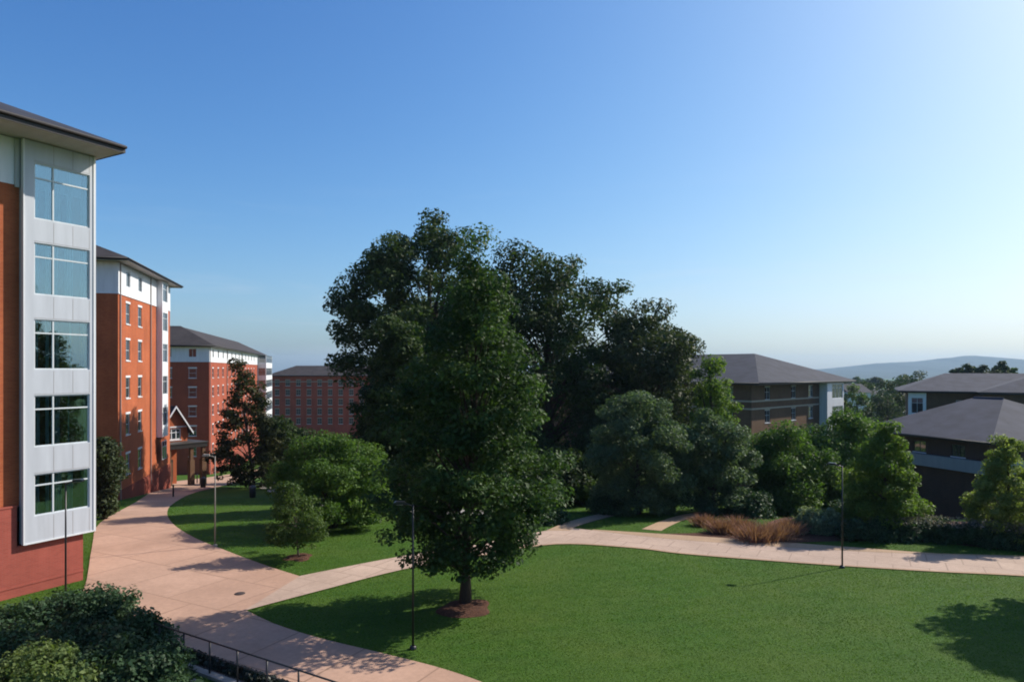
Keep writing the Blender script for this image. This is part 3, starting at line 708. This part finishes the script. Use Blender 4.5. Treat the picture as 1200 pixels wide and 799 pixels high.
# --- low dark brick block at the right edge
def low_block():
    base = h1(43, 64); root = empty('brick_block', (42.9+.9, 62.7, base), dirrot(.946, .32), 'low dark brick block with broad slate roof and pale band behind the hedge', 'building')
    B = lambda z: z - base
    L, W, zt = 19, 13.4, B(2.7)
    opsL = [(W-c-.7, W-c+.7, B(1.75)-.6, B(1.75)+.55) for c in (3, 7.2, 11)]; opsF = [(c-.7, c+.7, B(1.75)-.6, B(1.75)+.55) for c in (3.5, 8, 12.5)]
    mb = MB().wall((0,0,0), (1,0,0), L, -4, zt, opsF); mb.wall((0,W,0), (0,-1,0), W, -4, zt, opsL); mb.wall((L,0,0), (0,1,0), W, -4, zt); mb.wall((L,W,0), (-1,0,0), L, -4, zt)
    mb.build('wall', M['darkbrick'], root)
    Wn = win_meshes('l', 1.4, 1.15, (.7,), (), True, fr='bronze')
    for c in (3, 7.2, 11): put_window(Wn, root, (0, c+.7, B(1.75)-.6), -math.pi/2)
    for c in (3.5, 8, 12.5): put_window(Wn, root, (c-.7, 0, B(1.75)-.6))
    MB().box(-.5, -.004, -.5, W, B(-.15), B(1.0)).box(-.004, L, -.5, -.004, B(-.15), B(1.0)).build('pale_band', panel('band_grey', (.27,.30,.34)), root)
    hip(MB(), -.9, L, -.9, W+.9, B(2.95), 3.55, 6, 6, 'y').build('roof', M['roofb'], root); eaves(root, -.9, L, -.9, W+.9, B(2.95), .25)
    rc = MB(); xm = (L-.9)/2; rc.tube([(xm, 5.1, B(6.52)), (xm, W-5.1, B(6.52))], .1, 8); rc.build('ridge_cap', M['roofb'], root)
low_block()
def back_block():
    D = 108; x0 = px_x(1066, D); base = -11.6; root = empty('brick_block', (x0, D, base), R(-28), 'brick block with wide slate roof just behind the low dark brick block', 'building')
    B = lambda z: z - base
    L, W, zt = 60, 17, B(5.9)
    cols = [7 + 5*k for k in range(9)]; rows = (B(3.8), B(.2))
    mb = MB().wall((0,0,0), (1,0,0), L, -3, zt, [(c-.8, c+.8, z-1, z+1) for c in cols for z in rows]); mb.wall((0,W,0), (0,-1,0), W, -3, zt); mb.wall((L,0,0), (0,1,0), W, -3, zt); mb.wall((L,W,0), (-1,0,0), L, -3, zt)
    mb.build('wall', M['brown'], root)
    Wn = win_meshes('k', 1.6, 2.0, (.8,), (), True)
    for c in cols:
        for z in rows: put_window(Wn, root, (c-.8, 0, z-1))
    b = root
    w_ = MB().wall((-.2,-.8,0), (1,0,0), 2.4, -3, zt, [(.4, 2.0, B(3.9)-1.2, B(3.9)+1.2)]); w_.wall((-.2,.4,0), (0,-1,0), 1.2, -3, zt); w_.wall((2.2,-.8,0), (0,1,0), .8, -3, zt); w_.build('bay_panel', M['white'], b)
    put_window(win_meshes('kb', 1.6, 2.4, (.8,), (1.6,), False), b, (.2, -.8, B(3.9)-1.2))
    mb = hip(MB(), -1.6, L, -1.4, W+1.4, B(6.2), 2.7, 7, 7); hip(mb, 8.5, 27, -4.5, W+1, B(6.204), 2.9, 8, 8, 'y'); mb.build('roof', M['roofb'], root)
    MB().wall((9.2,-3.6,0), (1,0,0), 17, -3, zt).wall((9.2,0,0), (0,-1,0), 3.6, -3, zt).wall((26.2,-3.6,0), (0,1,0), 3.6, -3, zt).build('wing_wall', M['brown'], root)
    eaves(root, -1.6, L, -1.4, W+1.4, B(6.2), .3); 
    MB().box(8.5, 27, -4.5, -4.44, B(5.9), B(6.2)).build('fascia', M['fascia'], root)
back_block()
def far_house(px, D, zy, label, wd):
    x = px_x(px, D); g = h1(x, D); zt = px_z(zy, D) - g
    root = empty('far_house', (x, D, g), R(20), label, 'house', 'far houses among the valley trees')
    mb = MB().box(0, wd, 0, 8, -1, zt); mb.build('wall', M['white'], root)
    r = MB(); r.face([(-.5,-.5,zt),(wd+.5,-.5,zt),(wd+.5,4,zt+2.6),(-.5,4,zt+2.6)]); r.face([(wd+.5,8.5,zt),(-.5,8.5,zt),(-.5,4,zt+2.6),(wd+.5,4,zt+2.6)]); r.build('roof', M['roofw'], root)
    mb = MB()
    for k in range(3): mb.box(1.2+k*wd*.3, 2.4+k*wd*.3, -.04, -.003, zt-2.4, zt-.8)
    mb.build('window', M['glass'], root)
far_house(994, 210, 460, 'far white house left among the valley trees', 9)
far_house(1012, 330, 462, 'far pale house behind the valley trees, nearer the blue hills', 11)

# ---------------------------------------------------------------- lamp posts, rail, bins
def lamp(px, py, m, label, ang, hh=4.85):
    x, y = A(px, py)
    root = empty('lamp_post', (x, y, h1(x, y)+.02), ang, label, 'lamp post', 'lamp posts along the campus paths')
    MB().lathe([(0,.1),(.07,.1),(.1,.08),(.12,.02),(.12,-.1)]).build('base', M[m], root)
    MB().tube([(0,0,.1),(0,0,hh-.05)], [.04,.028], 10).build('pole', M[m], root)
    MB().tube([(0,0,hh-.12),(.16,0,hh-.04),(.34,0,hh-.02)], .025, 8).build('arm', M[m], root)
    hd = MB(); prof = [(.25,.06),(.28,.11),(.56,.13),(.63,.1)]
    zt_ = [.03,.06,.07,.03]; 
    for (xa, wa), (xb, wb), za, zb in zip(prof, prof[1:], zt_, zt_[1:]):
        hd.face([(xa,-wa,hh+za),(xb,-wb,hh+zb),(xb,wb,hh+zb),(xa,wa,hh+za)]); hd.face([(xa,wa,hh-.03),(xb,wb,hh-.03),(xb,-wb,hh-.03),(xa,-wa,hh-.03)])
        for s in (-1, 1): hd.face([(xa,s*wa,hh-.03),(xb,s*wb,hh-.03),(xb,s*wb,hh+zb),(xa,s*wa,hh+za)])
    hd.face([(.25,-.06,hh-.03),(.25,-.06,hh+.03),(.25,.06,hh+.03),(.25,.06,hh-.03)]); hd.face([(.63,-.1,hh-.03),(.63,.1,hh-.03),(.63,.1,hh+.03),(.63,-.1,hh+.03)])
    o = hd.build('lamp_head', M[m], root); MB().box(.33, .56, -.08, .08, hh-.045, hh-.032).build('lens', M['lens'], o)
    return root
lamp(77, 716, 'black', 'black lamp post rising from the dark shrubs before the white bay', R(10), 5.0)
lamp(252, 640, 'polegrey', 'grey lamp post at the edge of the shaded upper lawn', R(200))
lamp(484, 760, 'black', 'black lamp post on the lawn just left of the big front tree', R(190))
lamp(987, 665, 'black', 'black lamp post beside the brick path on the right', R(150))
def rail():
    a, b = Vector((*rail_a, 0)), Vector((*rail_b, 0)); d = (b-a).normalized(); n = int((b-a).length/1.29); g = h1(-9, 21)
    root = empty('railing', (a.x, a.y, g), dirrot(d.x, d.y), 'black metal railing along the near edge of the plaza', 'railing')
    L = (b-a).length
    for z in (1.06, .62, .2): MB().tube([(0,0,z),(L,0,z)], .026 if z > 1 else .016, 8).build('rail', M['black'], root)
    p = MB().tube([(0,0,-.1),(0,0,1.06)], .028, 8).mesh('post', M['black'])
    for k in range(n+1): o = link('post', p, root); o.location = (k*1.29, 0, 0)
    k = MB().box(-.3, L, -.14, .14, -.1, .1).build('kerb', M['conc']); k.location = root.location; k.rotation_euler = root.rotation_euler
    tag(k, 'low concrete kerb under the black metal railing', 'kerb')
rail()
def trash(px, py, label, s=1.0, m='black'):
    x, y = A(px, py); root = empty('litter_bin', (x, y, h1(x, y)+.03), .4, label, 'litter bin', 'dark litter bins along the walk')
    MB().lathe([(0,0),(.27*s,0),(.3*s,.05),(.32*s,.85*s),(.3*s,.9*s),(0,.9*s)]).build('body', M[m], root)
    MB().lathe([(.34*s,.9*s),(.35*s,.96*s),(.28*s,1.12*s),(.1*s,1.2*s),(0,1.2*s)]).build('lid', M['bronze'], root)
trash(238, 571, 'dark litter bin at the far lawn edge by the entrance porch')
trash(296, 583, 'dark litter bin on the shaded lawn under the sparse tree', .95)
trash(306, 557, 'dark bin standing on the far walk right of the sparse tree', 1.3)
def bollard(px, py, label):
    x, y = A(px, py); root = empty('bollard', (x, y, h1(x, y)+.02), 0, label, 'bollard', 'slim bollards before the entrance porch')
    MB().lathe([(.09,0),(.075,.04),(.07,.95),(.085,.97),(.085,1.1),(.05,1.16),(0,1.17)], n=12).build('post', M['black'], root)
bollard(203, 582, 'slim black bollard on the walk, the nearer one before the entrance')
bollard(231, 566, 'slim black bollard by the entrance piers, the farther one')

# ---------------------------------------------------------------- trees
BIG = 'big trees at the middle of the lawn'; MIDG = 'round trees behind the cross path'
ptree('shade_tree', 'big dark pyramidal tree in the front lawn with mulch at its foot', 'tree', BIG, 560, 27.2, 264, 664, 98, 'cone', 'front', 11, 250, .74, 290, .145, bx=545, tr=.17, limbs=90, rough=.28, fill=.06)
ptree('oak_tree', 'tallest loose crowned oak behind the front tree, to its left', 'tree', BIG, 500, 76, 250, 590, 104, 'vase', 'oak', 23, 190, 1.9, 430, .36, bx=500, limbs=80, rough=.17, fill=.06, flat=.7)
ptree('oak_tree', 'broad dark oak rising behind the front tree, to its right', 'tree', BIG, 644, 74, 280, 590, 112, 'oak', 'oak', 33, 185, 2.0, 430, .36, limbs=65, rough=.34, fill=.08, flat=.7)
ptree('oak_tree', 'grey green oak stepping down right of the two tallest oaks', 'tree', BIG, 752, 70, 346, 592, 84, 'oak', 'dull', 44, 150, 1.75, 380, .33, limbs=50, rough=.3, flat=.7)
ptree('shade_tree', 'narrow light green tree between the grey oak and brown block', 'tree', MIDG, 832, 62, 405, 612, 32, 'column', 'lime', 55, 60, 1.0, 280, .25)
ptree('round_tree', 'round grey green tree beside the path fork', 'tree', MIDG, 748, 49, 452, 608, 60, 'round', 'silver', 66, 120, .9, 400, .18, rough=.18, tr=.16)
ptree('round_tree', 'smaller grey green tree between the path fork and red grasses', 'tree', MIDG, 836, 50, 472, 604, 42, 'round', 'silver', 77, 80, .85, 370, .18, rough=.2, tr=.13)
ptree('round_tree', 'spreading green tree left of the lamp post on the right', 'tree', MIDG, 924, 54, 490, 612, 55, 'bush', 'fresh', 88, 105, 1.1, 400, .205, rough=.22)
ptree('round_tree', 'spreading green tree behind the lamp post, below the white bay', 'tree', MIDG, 990, 57, 474, 612, 66, 'bush', 'fresh', 99, 130, 1.15, 400, .21, rough=.2)
ptree('pyramidal_tree', 'bright green pyramidal tree right of the lamp post', 'tree', 'bright young trees on the right', 1037, 39.6, 486, 628, 47, 'cone', 'lime', 101, 105, .66, 300, .155, rough=.1, tr=.11)
ptree('pyramidal_tree', 'yellow green tree at the right edge before the low block', 'tree', 'bright young trees on the right', 1181, 37, 498, 638, 42, 'cone', 'yellow', 112, 100, .5, 260, .135, rough=.12, tr=.11)
ptree('spreading_tree', 'bright green low spreading tree on the upper left lawn', 'tree', None, 388, 42, 500, 606, 72, 'dome', 'fresh', 123, 150, .75, 320, .155, stems=4, tr=.12, rough=.1, limbs=30)
x, y = A(350, 652)
ptree('young_tree', 'thin young tree with mulch ring near the plaza edge', 'tree', None, 342, y, 556, 636, 36, 'cone', 'mid', 134, 72, .38, 110, .12, bx=350, tr=.045, limbs=40, rough=.3, barkm='barkp', fill=.05)
x, y = A(298, 577)
ptree('sparse_tree', 'sparse brownish tree before the farthest dormitory', 'tree', None, 279, 79, 412, 574, 45, 'cone', 'pine', 145, 105, .9, 120, .34, bx=297, tr=.2, limbs=60, rough=.3, fill=.02)
ptree('leafy_tree', 'dark green tree squeezed between the white bay and middle dormitory', 'tree', None, 122, 46, 500, 600, 15, 'column', 'dull', 156, 50, .7, 180, .22)
ptree('dark_tree', 'dark tree left of the tallest oak, before the red block', 'tree', 'dark trees behind the upper lawn', 446, 82, 462, 580, 26, 'round', 'oak', 167, 60, 1.6, 190, .42)
ptree('dark_tree', 'dark round tree beside the end of the farthest dormitory', 'tree', 'dark trees behind the upper lawn', 333, 90, 482, 560, 30, 'round', 'oak', 178, 50, 1.3, 170, .42)
ptree('dark_tree', 'dark low tree behind the bright spreading tree', 'tree', 'dark trees behind the upper lawn', 470, 66, 520, 600, 40, 'round', 'oak', 189, 60, 1.2, 170, .38)
ptree('dark_tree', 'dark low tree filling the gap right of the front tree', 'tree', 'dark trees behind the upper lawn', 668, 58, 520, 604, 48, 'round', 'oak', 190, 70, 1.2, 190, .36)
ptree('dark_tree', 'dark tree under the grey oak, left of the brown block', 'tree', 'dark trees behind the upper lawn', 800, 60, 500, 612, 40, 'round', 'oak', 191, 60, 1.2, 190, .36)
tree('shade_tree', 'tree just outside the right edge, shading the lawn corner', 'tree', None, 27.6, 27.4, 11.2, 2.6, 3.7, 'round', 'mid', 201, 110, .85, 210, .26)
# valley trees, each one apart
ptree('dark_tree', 'dark low tree half hidden by the left side of the front tree', 'tree', 'dark trees behind the upper lawn', 464, 53, 356, 606, 42, 'round', 'oak', 192, 150, 1.05, 280, .27)
VT = [(1040, 150, 448, 34, 'dull'), (1005, 170, 452, 22, 'mid'), (1018, 240, 440, 26, 'oak'), (1072, 250, 431, 30, 'oak'), (1052, 330, 438, 22, 'dull'), (988, 300, 444, 24, 'oak'),
      (1030, 420, 438, 18, 'dull'), (1122, 190, 431, 12, 'oak'), (1138, 185, 425, 14, 'oak'), (1154, 180, 427, 15, 'dull'), (1172, 185, 424, 13, 'oak'), (1184, 190, 429, 12, 'mid'), (1004, 480, 440, 20, 'oak'), (978, 130, 462, 16, 'mid')]
VL = ['dark rounded tree in the valley, left of the white bay with slate roof', 'small green tree in the valley close beside the brown block', 'bluish tree in the valley behind the pale houses', 'dark domed tree peeping over the left end of the wide slate roof',
      'hazy tree between the two rounded valley trees', 'hazy tree right behind the tip of the brown block roof', 'far hazy tree below the blue hills', 'leftmost of the tall trees over the wide slate roof', 'tallest thin tree over the wide slate roof',
      'middle loose tree over the wide slate roof', 'tall rounded tree over the wide slate roof, right of the middle', 'rightmost low tree over the wide slate roof', 'farthest hazy tree low in the valley gap', 'low green tree by the corner of the brown block']
for i, ((px, D, yt, hf, mm), lb) in enumerate(zip(VT, VL)):
    x = px_x(px, D); zt_ = px_z(yt, D); g = h1(x, D); Rr = hf*D/F
    tree('valley_tree', lb, 'tree', 'trees in the valley beyond', x, D, zt_, max(g+1.5, zt_-Rr*2.6), Rr, 'round', mm, 300+i, 45, Rr*.3, 110, max(.5, D*.0032), limbs=12, rough=.25)
# far woods: one mass
rng = np.random.default_rng(77); n = 1500
th = rng.uniform(R(-44), R(46), n); dd = rng.uniform(360, 1, n) if False else np.exp(rng.uniform(np.log(380), np.log(3600), n)); cx, cy = np.sin(th)*dd, np.cos(th)*dd
cz = hgt(cx, cy); rr = rng.uniform(5, 9, n)
k = 40; off = rng.normal(size=(n, k, 3)); off /= np.linalg.norm(off, axis=2)[..., None]; off[..., 2] = np.abs(off[..., 2])
P = np.stack([cx, cy, cz + 2], 1)[:, None] + off*rr[:, None, None]*np.array([1, 1, 1.3]); Nn = off + rng.normal(0, .4, off.shape); Nn /= np.linalg.norm(Nn, axis=2)[..., None]
wo = link('far_woods', leaf_mesh('far_woods', P.reshape(-1, 3), Nn.reshape(-1, 3), 4.5, M['oak'], rng, (np.repeat(rng.uniform(0, 1, n), k) + rng.normal(0, .2, n*k))*.8, .9))
tag(wo, 'far dark woods filling the valley below the hills', 'woods', kind='stuff')

# ---------------------------------------------------------------- shrubs and grasses
def shrub(name, label, cat, group, px, py, w, hh, m, seed, ncl=40, per=120, leaf=.12, rc=.35, xy=None):
    x, y = xy or A(px, py); rng = np.random.default_rng(seed); root = empty(name, (x, y, h1(x, y)), 0, label, cat, group)
    c, P, Nn, tint = crown(rng, .05, hh - rc*.4, w, 'bush', ncl, rc, per, .8, .15, .2); P[:, 2] = np.maximum(P[:, 2], .03)
    mb = MB()
    for i in rng.permutation(len(c))[:10]:
        e = Vector(c[i]); mb.tube([(0,0,-.05), (e.x*.35, e.y*.35, e.z*.5), tuple(e)], [.03,.02,.006], 5, False)
    mb.build('stem', M['bark'], root); link('foliage', leaf_mesh('foliage', P, Nn, leaf, M[m], rng, tint), root); return root
SG = 'dark shrubs in the bottom left bed'
for i, (px, py, w, hh, lb) in enumerate([
    (18, 752, 1.6, 1.3, 'dark shrub at the left edge before the plinth'), (70, 742, 1.7, 1.35, 'dark shrub at the foot of the left lamp post'),
    (112, 742, 1.4, 1.6, 'tallest dark shrub, right of the left lamp post'), (150, 772, 1.5, 1.45, 'dark shrub beside the top end of the railing'),
    (60, 798, 1.7, 1.5, 'dark shrub behind the light green shrub'), (118, 815, 1.7, 1.6, 'dark shrub in the middle of the bed, nearest'), (180, 812, 1.25, 1.35, 'low dark shrub right beside the concrete walk'), (10, 790, 1.6, 1.5, 'dark shrub in the bottom left corner')]):
    shrub('shrub', lb, 'shrub', SG, px, py, w, hh, 'shrub', 400+i, 75, 150, .12, .42)
shrub('shrub', 'light green shrub in the bottom left corner', 'shrub', None, 30, 860, 1.75, 1.85, 'ylime', 420, 80, 150, .10, .34, xy=(-13.0, 18.6))
def grasses(label, px, py, w, hh, seed, n=700, m='redgrass'):
    x, y = A(px, py); rng = np.random.default_rng(seed); o = rng.normal(0, .32, (n, 2))*w; d = o/ (np.linalg.norm(o, axis=1)[:, None]+.1) * rng.uniform(.1, 1.3, (n, 1))*hh*.55 + rng.normal(0, .2, (n, 2))
    L = hh*rng.uniform(.25, .85, n)*(1 - .25*np.clip(np.linalg.norm(o, axis=1)/w, 0, 1.2)); v = np.zeros((n, 4, 3)); wv = rng.normal(size=(n, 2)); wv = wv/np.linalg.norm(wv, axis=1)[:, None]*.016
    b = np.concatenate([o, np.zeros((n, 1))], 1); t = np.concatenate([o + d, L[:, None]], 1); mid = (b*.5+t*.5); mid[:, :2] -= d*.18; W3 = np.concatenate([wv, np.zeros((n, 1))], 1)
    v[:, 0] = b; v[:, 1] = mid + W3*1.6; v[:, 2] = t; v[:, 3] = mid - W3*1.6
    me = bpy.data.meshes.new('grass_clump'); me.from_pydata(v.reshape(-1, 3).tolist(), [], np.arange(4*n).reshape(n, 4).tolist()); me.materials.append(M[m])
    a = me.attributes.new('tint', 'FLOAT', 'FACE'); a.data.foreach_set('value', np.clip(rng.normal(.5, .3, n), 0, 1).astype(np.float32))
    g = link('grass_clump', me); g.location = (x, y, h1(x, y)); tag(g, label, 'ornamental grass', 'reddish grasses beside the path'); return g
sheet('planting_bed', blob(*A(885, 629), 6.0, 1.7, 5), M['mulch'], .02)
GC = [(826, 616, .9, 1.0, 'leftmost reddish grass clump, under the smaller grey tree'), (846, 624, 1., 1.15, 'second reddish grass clump from the left beside the path'), (866, 622, 1., 1.2, 'third reddish grass clump from the left beside the path'),
      (884, 634, 1.15, 1.35, 'largest reddish grass clump nearest the path'), (906, 632, 1.1, 1.3, 'reddish grass clump just right of the largest one'), (922, 626, 1., 1.25, 'reddish grass clump second from the right'), (938, 622, .9, 1.1, 'rightmost reddish grass clump beside the pale sage')]
for i, (px, py, w, hh, lb) in enumerate(GC): grasses(lb, px, py, w, hh, 500+i)
for i, (px, py, w, hh, lb) in enumerate([(948, 624, .9, 1.6, 'left pale grey green shrub beside the lamp post'), (970, 625, .9, 1.5, 'right pale grey green shrub behind the lamp post')]):
    shrub('sage_shrub', lb, 'shrub', 'pale shrubs by the lamp post', px, py, w, hh, 'sage', 520+i, 45, 90, .13, .35)
sheet('planting_bed', [A(*p) for p in ((900, 636), (985, 634), (1080, 634), (1200, 647), (1320, 656), (1330, 628), (1150, 612), (1000, 606), (900, 612))], M['mulch'], .016)
HL = ['leftmost dark hedge shrub behind the lamp post', 'dark hedge shrub below the bright pyramidal tree', 'dark hedge shrub right below the bright pyramidal tree', 'pale topped hedge shrub under the dark wall, left one', 'pale topped hedge shrub under the dark wall, middle one', 'pale topped hedge shrub under the dark wall, right one', 'pale topped hedge shrub left of the yellow green tree', 'hedge shrub at the foot of the yellow green tree', 'hedge shrub at the right edge by the path']
for i, lb in enumerate(HL):
    px = 1004 + 25.5*i; py = 632 + max(0, i-3)*2.3
    o = shrub('hedge_shrub', lb, 'shrub', 'hedge shrubs along the right path', px, py, .95, 1.2, 'shrub', 540+i, 40, 110, .13, .35)
    if i >= 2:
        rng = np.random.default_rng(560+i); n = 260; th = rng.uniform(0, 6.28, n); q = .95*np.sqrt(rng.uniform(0, 1, n))
        P = np.stack([q*np.cos(th), q*np.sin(th), 1.22 - .28*q + rng.uniform(-.05, .28, n)], 1); Nn = rng.normal(size=(n, 3)); Nn /= np.linalg.norm(Nn, axis=1)[:, None]
        tag(link('flower_tops', leaf_mesh('flower_tops', P, Nn, .13, M['lav'], rng, rng.uniform(0, 1, n), .3), o), kind='stuff')
for i, (px, py, w, hh, lb) in enumerate([(880, 605, 1.5, 1.9, 'dark understorey shrub between the grey tree and spreading tree'), (925, 606, 1.6, 1.8, 'dark understorey shrub beneath the left spreading tree'), (1000, 612, 1.6, 1.8, 'dark understorey shrub beneath the right spreading tree'), (715, 602, 1.3, 1.5, 'dark understorey shrub left of the round grey tree'), (640, 612, 1.4, 1.3, 'dark understorey shrub by the front tree skirt')]):
    shrub('understorey_shrub', lb, 'shrub', 'dark shrubs under the trees', px, py, w, hh, 'shrub', 580+i, 50, 110, .17, .5)
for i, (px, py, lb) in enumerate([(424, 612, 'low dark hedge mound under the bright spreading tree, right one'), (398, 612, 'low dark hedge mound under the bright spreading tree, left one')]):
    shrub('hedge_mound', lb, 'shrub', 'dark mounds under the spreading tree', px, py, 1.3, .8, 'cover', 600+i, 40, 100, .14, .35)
# dark low ground cover between the plaza and the railing
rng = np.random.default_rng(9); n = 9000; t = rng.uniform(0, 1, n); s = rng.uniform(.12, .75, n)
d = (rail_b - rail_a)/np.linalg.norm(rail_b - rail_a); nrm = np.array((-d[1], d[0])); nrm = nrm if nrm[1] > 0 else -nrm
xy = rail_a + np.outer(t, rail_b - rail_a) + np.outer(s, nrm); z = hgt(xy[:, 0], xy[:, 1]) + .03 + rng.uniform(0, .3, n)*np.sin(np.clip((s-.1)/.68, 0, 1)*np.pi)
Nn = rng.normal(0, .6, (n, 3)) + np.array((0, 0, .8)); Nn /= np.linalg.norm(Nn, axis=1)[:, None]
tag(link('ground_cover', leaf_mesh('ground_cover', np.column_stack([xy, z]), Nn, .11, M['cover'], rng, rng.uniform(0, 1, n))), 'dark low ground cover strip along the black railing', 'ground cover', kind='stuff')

# grass blades standing on the lawns, as far as single tufts could be made out
def inside(poly, P):
    x, y = P[:, 0], P[:, 1]; r = np.zeros(len(P), bool); a = poly; b = np.roll(poly, -1, 0)
    for (x0, y0), (x1, y1) in zip(a, b):
        if y0 == y1: continue
        c = ((y0 > y) != (y1 > y)) & (x < (x1-x0)*(y-y0)/(y1-y0) + x0); r ^= c
    return r
rng = np.random.default_rng(4242)
pts = [np.column_stack([rng.uniform(-1, 1, 620000), np.sqrt(rng.uniform(17**2, 64**2, 620000))])]
pts[0][:, 0] = pts[0][:, 0]*pts[0][:, 1]*.80
keep = rng.uniform(0, 1, len(pts[0])) < np.clip((30/pts[0][:, 1])**2.0, .2, 1); pts[0] = pts[0][keep]
for poly in PAVED[:2]:
    q = np.roll(poly, -1, 0); L = np.linalg.norm(q - poly, axis=1); n = 26000; i = rng.choice(len(poly), n, p=L/L.sum())
    pts.append(poly[i] + (q - poly)[i]*rng.uniform(0, 1, (n, 1)) + rng.normal(0, .05, (n, 2)))
P0 = np.concatenate(pts[:1]); out = np.ones(len(P0), bool)
for poly in PAVED: out &= ~inside(poly, P0)
P1 = np.concatenate(pts[1:]); P1 = P1[(P1[:, 1] > 17) & (P1[:, 1] < 48)]
rest = np.ones(len(P1), bool)
for poly in PAVED[2:4]: rest &= ~inside(poly, P1)
edge_in = np.zeros(len(P1), bool)
for poly in PAVED[:2]: edge_in |= inside(poly, P1)
P1 = P1[rest & (~edge_in | (rng.uniform(0, 1, len(P1)) < .35))]
# not where the plaza and path run into each other
cnt = np.zeros(len(P1), int)
for k in range(12):
    o = .4*np.array((math.cos(k*.5236), math.sin(k*.5236))); hit = np.zeros(len(P1), bool)
    for poly in PAVED: hit |= inside(poly, P1 + o)
    cnt += hit
P1 = P1[cnt <= 8]
dd = np.linalg.norm
PP = np.concatenate([P0[out], P1])
PP = PP[~((PP[:, 0] < -9) & (PP[:, 1] < 23.5))]
c1, c2 = A(545, 713), A(350, 653)
PP = PP[(np.hypot(PP[:, 0]-c1[0], PP[:, 1]-c1[1]) > 1.1) & (np.hypot(PP[:, 0]-c2[0], PP[:, 1]-c2[1]) > .72)]
n = len(PP); 
lf = np.zeros(n)
for k in range(14):
    a_ = rng.uniform(0, 6.28); fq = rng.uniform(.12, 1.1); lf += np.sin(fq*(PP[:, 0]*np.cos(a_) + PP[:, 1]*np.sin(a_)) + rng.uniform(0, 6.28)) / (1 + fq)
st_ = np.sin((PP[:, 1]*.97 + PP[:, 0]*.24)*2*np.pi/2.4)
tn =   .48 + .125*lf + .06*np.clip(st_*3, -1, 1) + rng.normal(0, .09, n)
hgt_ = rng.uniform(.012, .034, n); an = rng.uniform(0, 6.28, n); lean = rng.normal(0, 1.3, (n, 2))*hgt_[:, None]
B = np.column_stack([PP, hgt(PP[:, 0], PP[:, 1])]); wv = np.column_stack([np.cos(an), np.sin(an), np.zeros(n)])*(.008 + .0004*PP[:, 1])[:, None]
T = B + np.column_stack([lean, hgt_])
v = np.stack([B - wv, B + wv, T + wv*.25, T - wv*.25], 1).reshape(-1, 3).astype(np.float32)
me = bpy.data.meshes.new('lawn_grass'); me.vertices.add(4*n); me.vertices.foreach_set('co', v.ravel()); me.loops.add(4*n); me.loops.foreach_set('vertex_index', np.arange(4*n, dtype=np.int32))
me.polygons.add(n); me.polygons.foreach_set('loop_start', np.arange(0, 4*n, 4, dtype=np.int32)); me.polygons.foreach_set('loop_total', np.full(n, 4, dtype=np.int32))
ta = me.attributes.new('tint', 'FLOAT', 'FACE'); ta.data.foreach_set('value', np.clip(tn, 0, 1).astype(np.float32))
me.materials.append(leafmat('grass_blade', (.050,.112,.010), (.130,.220,.030), .45, .6, .12)); me.update(calc_edges=True)
tag(link('lawn_grass', me), 'short green grass blades covering the sunny and shaded lawns', 'grass', kind='stuff')
